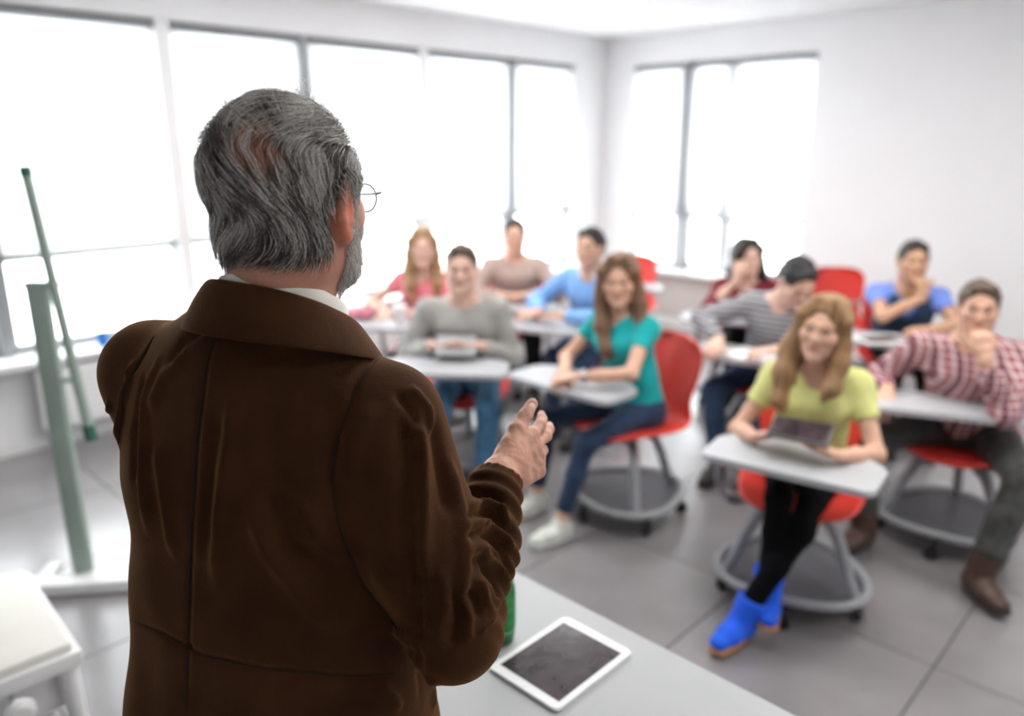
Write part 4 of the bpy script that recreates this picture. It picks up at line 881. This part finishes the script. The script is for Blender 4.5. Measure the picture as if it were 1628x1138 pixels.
def dist_line(v, P, w):
    """weight by distance to a 3-D polyline, faded at its ends"""
    lo, hi = P.min(0)-3*w, P.max(0)+3*w; idx = np.nonzero(((v > lo) & (v < hi)).all(1))[0]; W_ = np.zeros(len(v))
    if len(idx) == 0 or len(P) < 2: return W_
    p = v[idx]; best = np.full(len(idx), 9.); tt = np.zeros(len(idx))
    for i in range(len(P)-1):
        a, b = P[i], P[i+1]; ab = b-a; t = np.clip(((p-a)@ab)/max(ab@ab, 1e-9), 0, 1); d = np.linalg.norm(p-a-t[:, None]*ab, axis=1)
        m = d < best; best[m] = d[m]; tt[m] = (i+t[m])/(len(P)-1)
    W_[idx] = np.exp(-(best/w)**2)*np.clip(np.minimum(tt, 1-tt)*6, .0, 1); return W_
SEAM = [[(352, 505), (328, 580), (313, 700), (304, 850), (299, 1000), (296, 1136)], [(208, 985), (250, 1003), (320, 1042), (420, 1064), (560, 1076), (640, 1070)],
        [(600, 572), (565, 620), (538, 690), (527, 760), (540, 840), (575, 930), (640, 1010)], [(245, 535), (196, 620), (184, 760), (205, 860)], [(598, 560), (575, 590), (548, 640)]]
FOLD = [  # (line, height in metres, half width in metres)
 ([(376, 610), (366, 700), (348, 830), (345, 950)], .006, .012), ([(352, 640), (335, 740), (325, 900)], -.004, .010), ([(250, 700), (262, 790), (280, 900)], .004, .010), ([(395, 790), (430, 880), (500, 970), (560, 1010)], .006, .014),
 ([(415, 770), (460, 860), (530, 930)], -.004, .012), ([(300, 560), (260, 600), (235, 660)], .004, .009), ([(470, 780), (505, 850), (560, 900)], .004, .011), ([(500, 640), (505, 760), (500, 880)], .003, .014),
 ([(655, 640), (668, 720), (672, 820), (668, 930)], .008, .010), ([(640, 650), (645, 740), (640, 860)], -.006, .011), ([(690, 660), (700, 740), (715, 830)], -.006, .010), ([(600, 640), (560, 700), (552, 790)], .004, .012),
 ([(710, 720), (735, 820), (740, 900), (725, 980)], .005, .010), ([(630, 620), (655, 655), (665, 690)], -.006, .006), ([(650, 612), (680, 650), (690, 700)], .005, .006),
 ([(215, 570), (196, 640), (190, 720)], .006, .007), ([(230, 590), (214, 680), (212, 780)], -.005, .007), ([(255, 560), (232, 640), (228, 760), (236, 860)], .005, .008), ([(176, 640), (166, 720), (176, 820)], .004, .006), ([(165, 700), (185, 800), (208, 880)], -.004, .006),
 ([(745, 790), (775, 782), (812, 800)], -.006, .004), ([(742, 802), (780, 797), (815, 822)], .005, .004), ([(735, 822), (770, 812), (800, 832), (822, 862)], -.0065, .005), ([(733, 838), (765, 828), (800, 852), (822, 885)], .005, .004),
 ([(733, 855), (765, 845), (795, 872), (818, 915)], -.0065, .005), ([(738, 875), (765, 868), (790, 900), (812, 940)], .0055, .005), ([(742, 893), (765, 890), (785, 925), (800, 965)], -.006, .005), ([(745, 915), (762, 925), (775, 955), (785, 985)], .005, .005),
 ([(745, 935), (758, 955), (765, 990)], -.006, .005), ([(735, 950), (745, 985), (742, 1030)], .005, .006), ([(720, 930), (728, 985), (715, 1040)], -.005, .006), ([(790, 800), (805, 830), (812, 870)], .004, .004), ([(758, 1010), (780, 985), (800, 940)], .004, .004),
 ([(700, 900), (708, 960), (690, 1030)], .004, .008), ([(600, 980), (640, 1010), (690, 1040)], .004, .010), ([(655, 1075), (662, 700), (668, 1136)], -.005, .006), ([(685, 1075), (690, 1136)], .004, .008), ([(600, 1085), (625, 1110), (640, 1136)], .004, .008),
 ([(420, 560), (500, 580), (560, 600)], -.003, .010), ([(330, 520), (290, 545), (262, 590)], -.003, .008), ([(440, 620), (430, 720), (450, 800)], -.003, .014)]
nn = normals(v, q); disp = np.zeros(len(v))
for ln, hgt, w in FOLD:
    P = trace(ln)
    if P is not None and len(P) > 1: disp += dist_line(v, P, w)*hgt*1.7
for ln in SEAM:
    P = trace(ln)
    if P is not None and len(P) > 1: disp -= dist_line(v, P, .0045)*.0042
# loose wrinkles round the inside of the bent elbow, all round the sleeve
ax = nrm(wrR-elR); t_ = (v-elR)@ax; rad = np.linalg.norm((v-elR)-t_[:, None]*ax, axis=1)
ma = np.exp(-((t_-.12)/.11)**4)*(rad < .085)*((v-shR)@TR > -.02)
disp += ma*np.sin(t_*230+2.2*np.sin((v@V(1, .4, -.5))*28)+1.2*np.sin(v@V(.2, 1, .8)*40))*.0034
v = smooth((v+nn*disp[:, None]).astype(np.float32), q, 1, .35)
jk = link('jacket', mesh_np('jacket', v, q), M['jacket'], pr, world=True)
# seams: stitched thread sunk in the grooves
tmp = mesh_np('tmp', v, q); b_ = bmesh.new(); b_.from_mesh(tmp); jb = BVHTree.FromBMesh(b_); b_.free(); bpy.data.meshes.remove(tmp)
for ln in SEAM[:4]:
    P = trace(ln)
    MB().tube([p for p in P[::2]], .0013, 5).obj('seam', M['seam'], jk, world=True)
# --- collars
def collar(name, m, rows, ztop, drop, amax, C, par, th, zoff=0, skew=0):
    n = 41; vv = []; qq = []
    for r_, dz in rows:
        for k in range(n):
            a = (k/(n-1)*2-1)*amax; d_ = -TF*math.cos(a)*1.0+TR*math.sin(a)*1.03
            vv.append(C+d_*(r_+.012*max(0, -math.cos(a)))+V(0, 0, ztop+dz-drop*(1-math.cos(a))**1.15+skew*math.sin(a)))
    for i in range(len(rows)-1):
        for k in range(n-1): a = i*n+k; qq.append((a, a+1, a+n+1, a+n))
    me = mesh_np(name, np.array(vv), qq); o = link(name, me, m, par, world=True)
    md = o.modifiers.new('s', 'SOLIDIFY'); md.thickness = th; md.offset = 0; m2 = o.modifiers.new('b', 'SUBSURF'); m2.levels = 2; m2.render_levels = 2
    return o
CC = V(-.297, .974, 0)
collar('jacket_collar', M['jacket'], [(.076, -.050), (.075, -.012), (.078, .003), (.087, -.003), (.102, -.028), (.120, -.058)], 1.592, .037, 2.2, CC, jk, .005, skew=-.006)
sh = collar('shirt', M['shirtw'], [(.071, -.06), (.069, -.01), (.0705, .008), (.0735, -.002), (.075, -.03)], 1.597, .034, 2.4, CC+V(.002, 0, 0), pr, .002, skew=.003)
# --- trousers and shoes (below the frame)
f = Field(); f.cap(TP(0, -.02, 1.0), TP(0, -.02, .88), (.17, .12), (.185, .13), side=TR, k=.04)
for x in (-.095, .095): f.cap(TP(x, -.01, .88), TP(x, .01, .48), .095, .072, k=.04); f.cap(TP(x, .01, .48), TP(x, 0, .09), .072, .06, k=.03, flat1=True)
v, q = field_mesh(f, 't', .009, 1, .003); link('trousers', mesh_np('trousers', v, q), M['dark_grey'], pr, world=True)
for x in (-.095, .095):
    f = Field(); a = TP(x, 0, 0); f.cap(a-TF*.05+V(0, 0, .045), a+TF*.09+V(0, 0, .04), (.038, .04), (.048, .032), side=TR, k=.03); f.cap(a+TF*.09+V(0, 0, .04), a+TF*.18+V(0, 0, .032), (.048, .032), (.036, .024), side=TR, k=.03); f.plane(a+V(0, 0, .003), V(0, 0, -1))
    v, q = f.mesh(.006); link('shoe', mesh_np('shoe', v, q), M['boot_brown'], pr, world=True)
# --- glasses
gm = MB()
for x in (-1, 1):
    c = PL(x*.034, .113, .004); ring = [c+(A[0]*math.cos(a)*.025+A[2]*math.sin(a)*.0185-A[1]*.010*max(0, x*math.cos(a)))*PS for a in [2*math.pi*k/28 for k in range(28)]]
    gm.tube(ring, .0009, 6, closed=True)
    gm.tube([PL(x*.059, .103, .010), PL(x*.071, .096, .012), PL(x*.080, .060, .010), PL(x*.086, .010, .010), PL(x*.086, -.012, .000)], [.0014, .0014, .0011, .0011, .0012], 6)
gm.tube([PL(-.010, .114, .008), PL(0, .118, .011), PL(.010, .114, .008)], .0009, 6)
gl = gm.obj('glasses', M['metal'], pr, world=True)
for x in (-1, 1):
    c = PL(x*.034, .1125, .004); vv = [c]+[c+(A[0]*math.cos(a)*.0245+A[2]*math.sin(a)*.018-A[1]*.010*max(0, x*math.cos(a)))*PS for a in [2*math.pi*k/28 for k in range(28)]]
    me = bpy.data.meshes.new('lens'); me.from_pydata([tuple(p) for p in vv], [], [(0, 1+k, 1+(k+1) % 28) for k in range(28)]); link('lens', me, M['glass'], gl, world=True)
# --- hair, beard: real strands laid over the head
hm = bpy.data.materials.new('grey_hair'); hm.use_nodes = True; nt = hm.node_tree; pb = nt.nodes['Principled BSDF']
at = nt.nodes.new('ShaderNodeAttribute'); at.attribute_name = 'tone'; rp = nt.nodes.new('ShaderNodeValToRGB'); nt.links.new(at.outputs['Fac'], rp.inputs[0]); nt.links.new(rp.outputs[0], pb.inputs['Base Color'])
cr = rp.color_ramp; cr.elements[0].color = (.030, .021, .015, 1); cr.elements[1].color = (.92, .90, .85, 1); e_ = cr.elements.new(.5); e_.color = (.20, .17, .14, 1)
pb.inputs['Roughness'].default_value = .32; pb.inputs['Specular IOR Level'].default_value = .8
def strands(name, roots, flow, nst, step, lift, tone, rad, parent):
    N = len(roots); P = np.zeros((N, nst, 3), np.float32)
    for i, (p, n_) in enumerate(roots):
        p = Vector(p); n_ = Vector(n_); off = 0; prev = None
        tgt = lift[i]; ph = random.random()*6
        P[i, 0] = p
        for k in range(1, nst):
            d = Vector(flow((np.array(p)-H)@A.T/PS, np.array(n_), ph, k/nst, i)); d -= n_*d.dot(n_)
            if d.length > 1e-6: d.normalize()
            if prev: d = (prev*.45+d*.55).normalized()
            prev = d; p2 = p+d*step[i]; off = tgt*math.sin(min(k/nst*2.0, 1)*1.57)
            hit = bvh.find_nearest(p2)
            if hit[0] is not None and k < nst*.9:
                s0, n2 = hit[0], hit[1]; 
                p2 = p2+(s0+n2*off-p2)*.75; n_ = (n_*.4+n2*.6).normalized()
            p = p2; P[i, k] = p
    hc = bpy.data.hair_curves.new(name); hc.add_curves([nst]*N); hc.attributes['position'].data.foreach_set('vector', P.ravel())
    ra = hc.attributes.get('radius') or hc.attributes.new('radius', 'FLOAT', 'POINT'); ra.data.foreach_set('value', np.tile(np.linspace(1, .35, nst), N).astype(np.float32)*rad)
    ta = hc.attributes.new('tone', 'FLOAT', 'CURVE'); ta.data.foreach_set('value', np.asarray(tone, np.float32))
    hc.materials.append(hm); o = bpy.data.objects.new(name, hc); COL.objects.link(o); o.parent = parent; o.matrix_parent_inverse = pmat(parent).inverted(); return o
hv, hq = parts[1]; hc_ = hv[hq].mean(1); hn_ = np.cross(hv[hq[:, 2]]-hv[hq[:, 0]], hv[hq[:, 3]]-hv[hq[:, 1]]); hn_ /= np.maximum(np.linalg.norm(hn_, axis=1), 1e-12)[:, None]
l = (hc_-H)@A.T/PS; X_, Y_, Z_ = l.T
bald = np.clip(1.5*np.exp(-(((X_-.022)/.054)**2+((Y_+.078)/.054)**2+((Z_-.072)/.056)**2)), 0, 1)
nape = -.062+.03*np.clip((Y_+.05)/.05, 0, 1)
hairm_ = (Z_ > nape) & (Y_ < .062+.3*(Z_-.06)*(Z_ > .03)) & ~((np.abs(X_) > .062) & (Y_ > -.034) & (Z_ < .034)) & (np.abs(X_) < .082) & ~((Y_ > .035) & (Z_ < .03))
prob = np.where(hairm_, np.clip(1-bald*.90, .05, 1), 0)*(1+.0*X_)
idx = rng.choice(len(l), 17000, p=prob/prob.sum())
roots = [(hc_[i]+rng.normal(0, .0012, 3), hn_[i]) for i in idx]
def flow(p, n_, ph, t, i):
    x, y, z = p
    # combed back over the crown, then down and to one side in loose waves
    az = math.atan2(x, -y)                             # 0 at the back, + towards the right ear
    side = 1.3*math.sin((z-.01)*26+az*1.3+.6)           # sweep that changes with height
    dn_ = V(0, 0, -1)*(1.0 if z < .07 else .35)+V(0, -1, 0)*(1.0 if z > .06 else .15)
    tan = V(math.cos(az), math.sin(az), 0)
    w = .28*math.sin(t*7+ph+z*30)+.25*math.sin(x*60+z*45)
    if z < -.01: dn_ = dn_+V(0, -.4, 0)*t
    loc = dn_+tan*(side*.75+w)+V(*(rng.normal(0, .10, 3)))
    return A[0]*loc[0]+A[1]*loc[1]+A[2]*loc[2]
li = l[idx]; low = np.clip((.05-li[:, 2])/.10, 0, 1); bl = bald[idx]
clump = wob(li, 17, 4, 10, stretch=(1.6, 1.6, .45))
band = np.exp(-((li[:, 2]-.012-.5*np.clip(li[:, 0], 0, .08))/.020)**2)              # paler swept lock half way up the back
pale = 1/(1+np.exp(-(clump*4.2+band*1.5-low*2.2+(li[:, 2] > .09)*.6+rng.normal(0, .9, len(idx))-.1)))
tone = np.clip(np.where(rng.random(len(idx)) < pale, rng.normal(.82, .12, len(idx)), rng.normal(.10, .09, len(idx))), .0, 1)
stepv = np.where(li[:, 2] < -.035, .0025, .0052)*rng.uniform(.7, 1.25, len(idx))*(1-.35*bl)
lift = (.003+.004*np.clip(clump, 0, 1)+rng.random(len(idx))**1.3*.009)*(1-.8*bl)*np.where(li[:, 2] < -.03, .35, 1)
strands('hair', roots, flow, 11, stepv, lift, tone, .00032, pr)['kind'] = 'stuff'
# short locks that stick up at the crown edge
top = np.where((Z_ > .07) & hairm_, 1., 0); idx = rng.choice(len(l), 700, p=top/top.sum())
roots = [(hc_[i], hn_[i]) for i in idx]
fly = strands('stray_hair', roots, lambda p, n_, ph, t, i: A[1]*-.4+A[0]*math.sin(ph)+V(0, 0, .3), 7, np.full(700, .0045), rng.uniform(.014, .034, 700), np.clip(rng.normal(.8, .1, 700), 0, 1), .00020, pr); fly['kind'] = 'stuff'
beardm = ((Z_ < -.030) & (Y_ > .012) & (Z_ > -.135) & ~((np.abs(X_) < .026) & (np.abs(Z_+.054) < .010) & (Y_ > .07)) & (hn_@A[1] > -.5)) | ((np.abs(X_) > .055) & (Y_ > .02) & (Y_ < .045) & (Z_ < .02) & (Z_ > -.05)) | ((Y_ > .085) & (np.abs(Z_+.040) < .007) & (np.abs(X_) < .03))
beardm = beardm & (Z_ > -.115-.2*(.06-np.clip(Y_, 0, .06))*0) & (Y_ > .012+(-Z_-.05)*.25)
pb_ = beardm.astype(float); idx = rng.choice(len(l), 6500, p=pb_/pb_.sum()); li = l[idx]
roots = [(hc_[i]+rng.normal(0, .001, 3), hn_[i]) for i in idx]
def bflow(p, n_, ph, t, i):
    loc = V(.35*math.sin(ph*3), .35, -1)+V(*rng.normal(0, .4, 3)); return A[0]*loc[0]+A[1]*loc[1]+A[2]*loc[2]
bd = strands('beard', roots, bflow, 6, np.full(6500, .0028), rng.uniform(.002, .007, 6500), np.clip(rng.normal(.80, .20, 6500), .02, 1), .00026, pr); bd['kind'] = 'stuff'
# thumb nail on the raised hand
tp, td_, tt_, tn_ = TH; up_ = nrm(np.cross(td_, tn_)); up_ = up_ if up_[2] > 0 else -up_; nb_ = nrm(-tn_*.8+up_*.6+V(0, -.3, 0)); nb_ = nrm(nb_-td_*nb_.dot(td_))
f = Field(); f.ell(tp-td_*.004+nb_*.0075, (.0085, .0065, .0018), np.array([td_, np.cross(td_, nb_), nb_])); v, q = f.mesh(.0010)
M['nail'] = mat('finger_nail', (.78, .56, .50), .25, var=.02); link('thumbnail', mesh_np('thumbnail', v, q), M['nail'], pr, world=True)
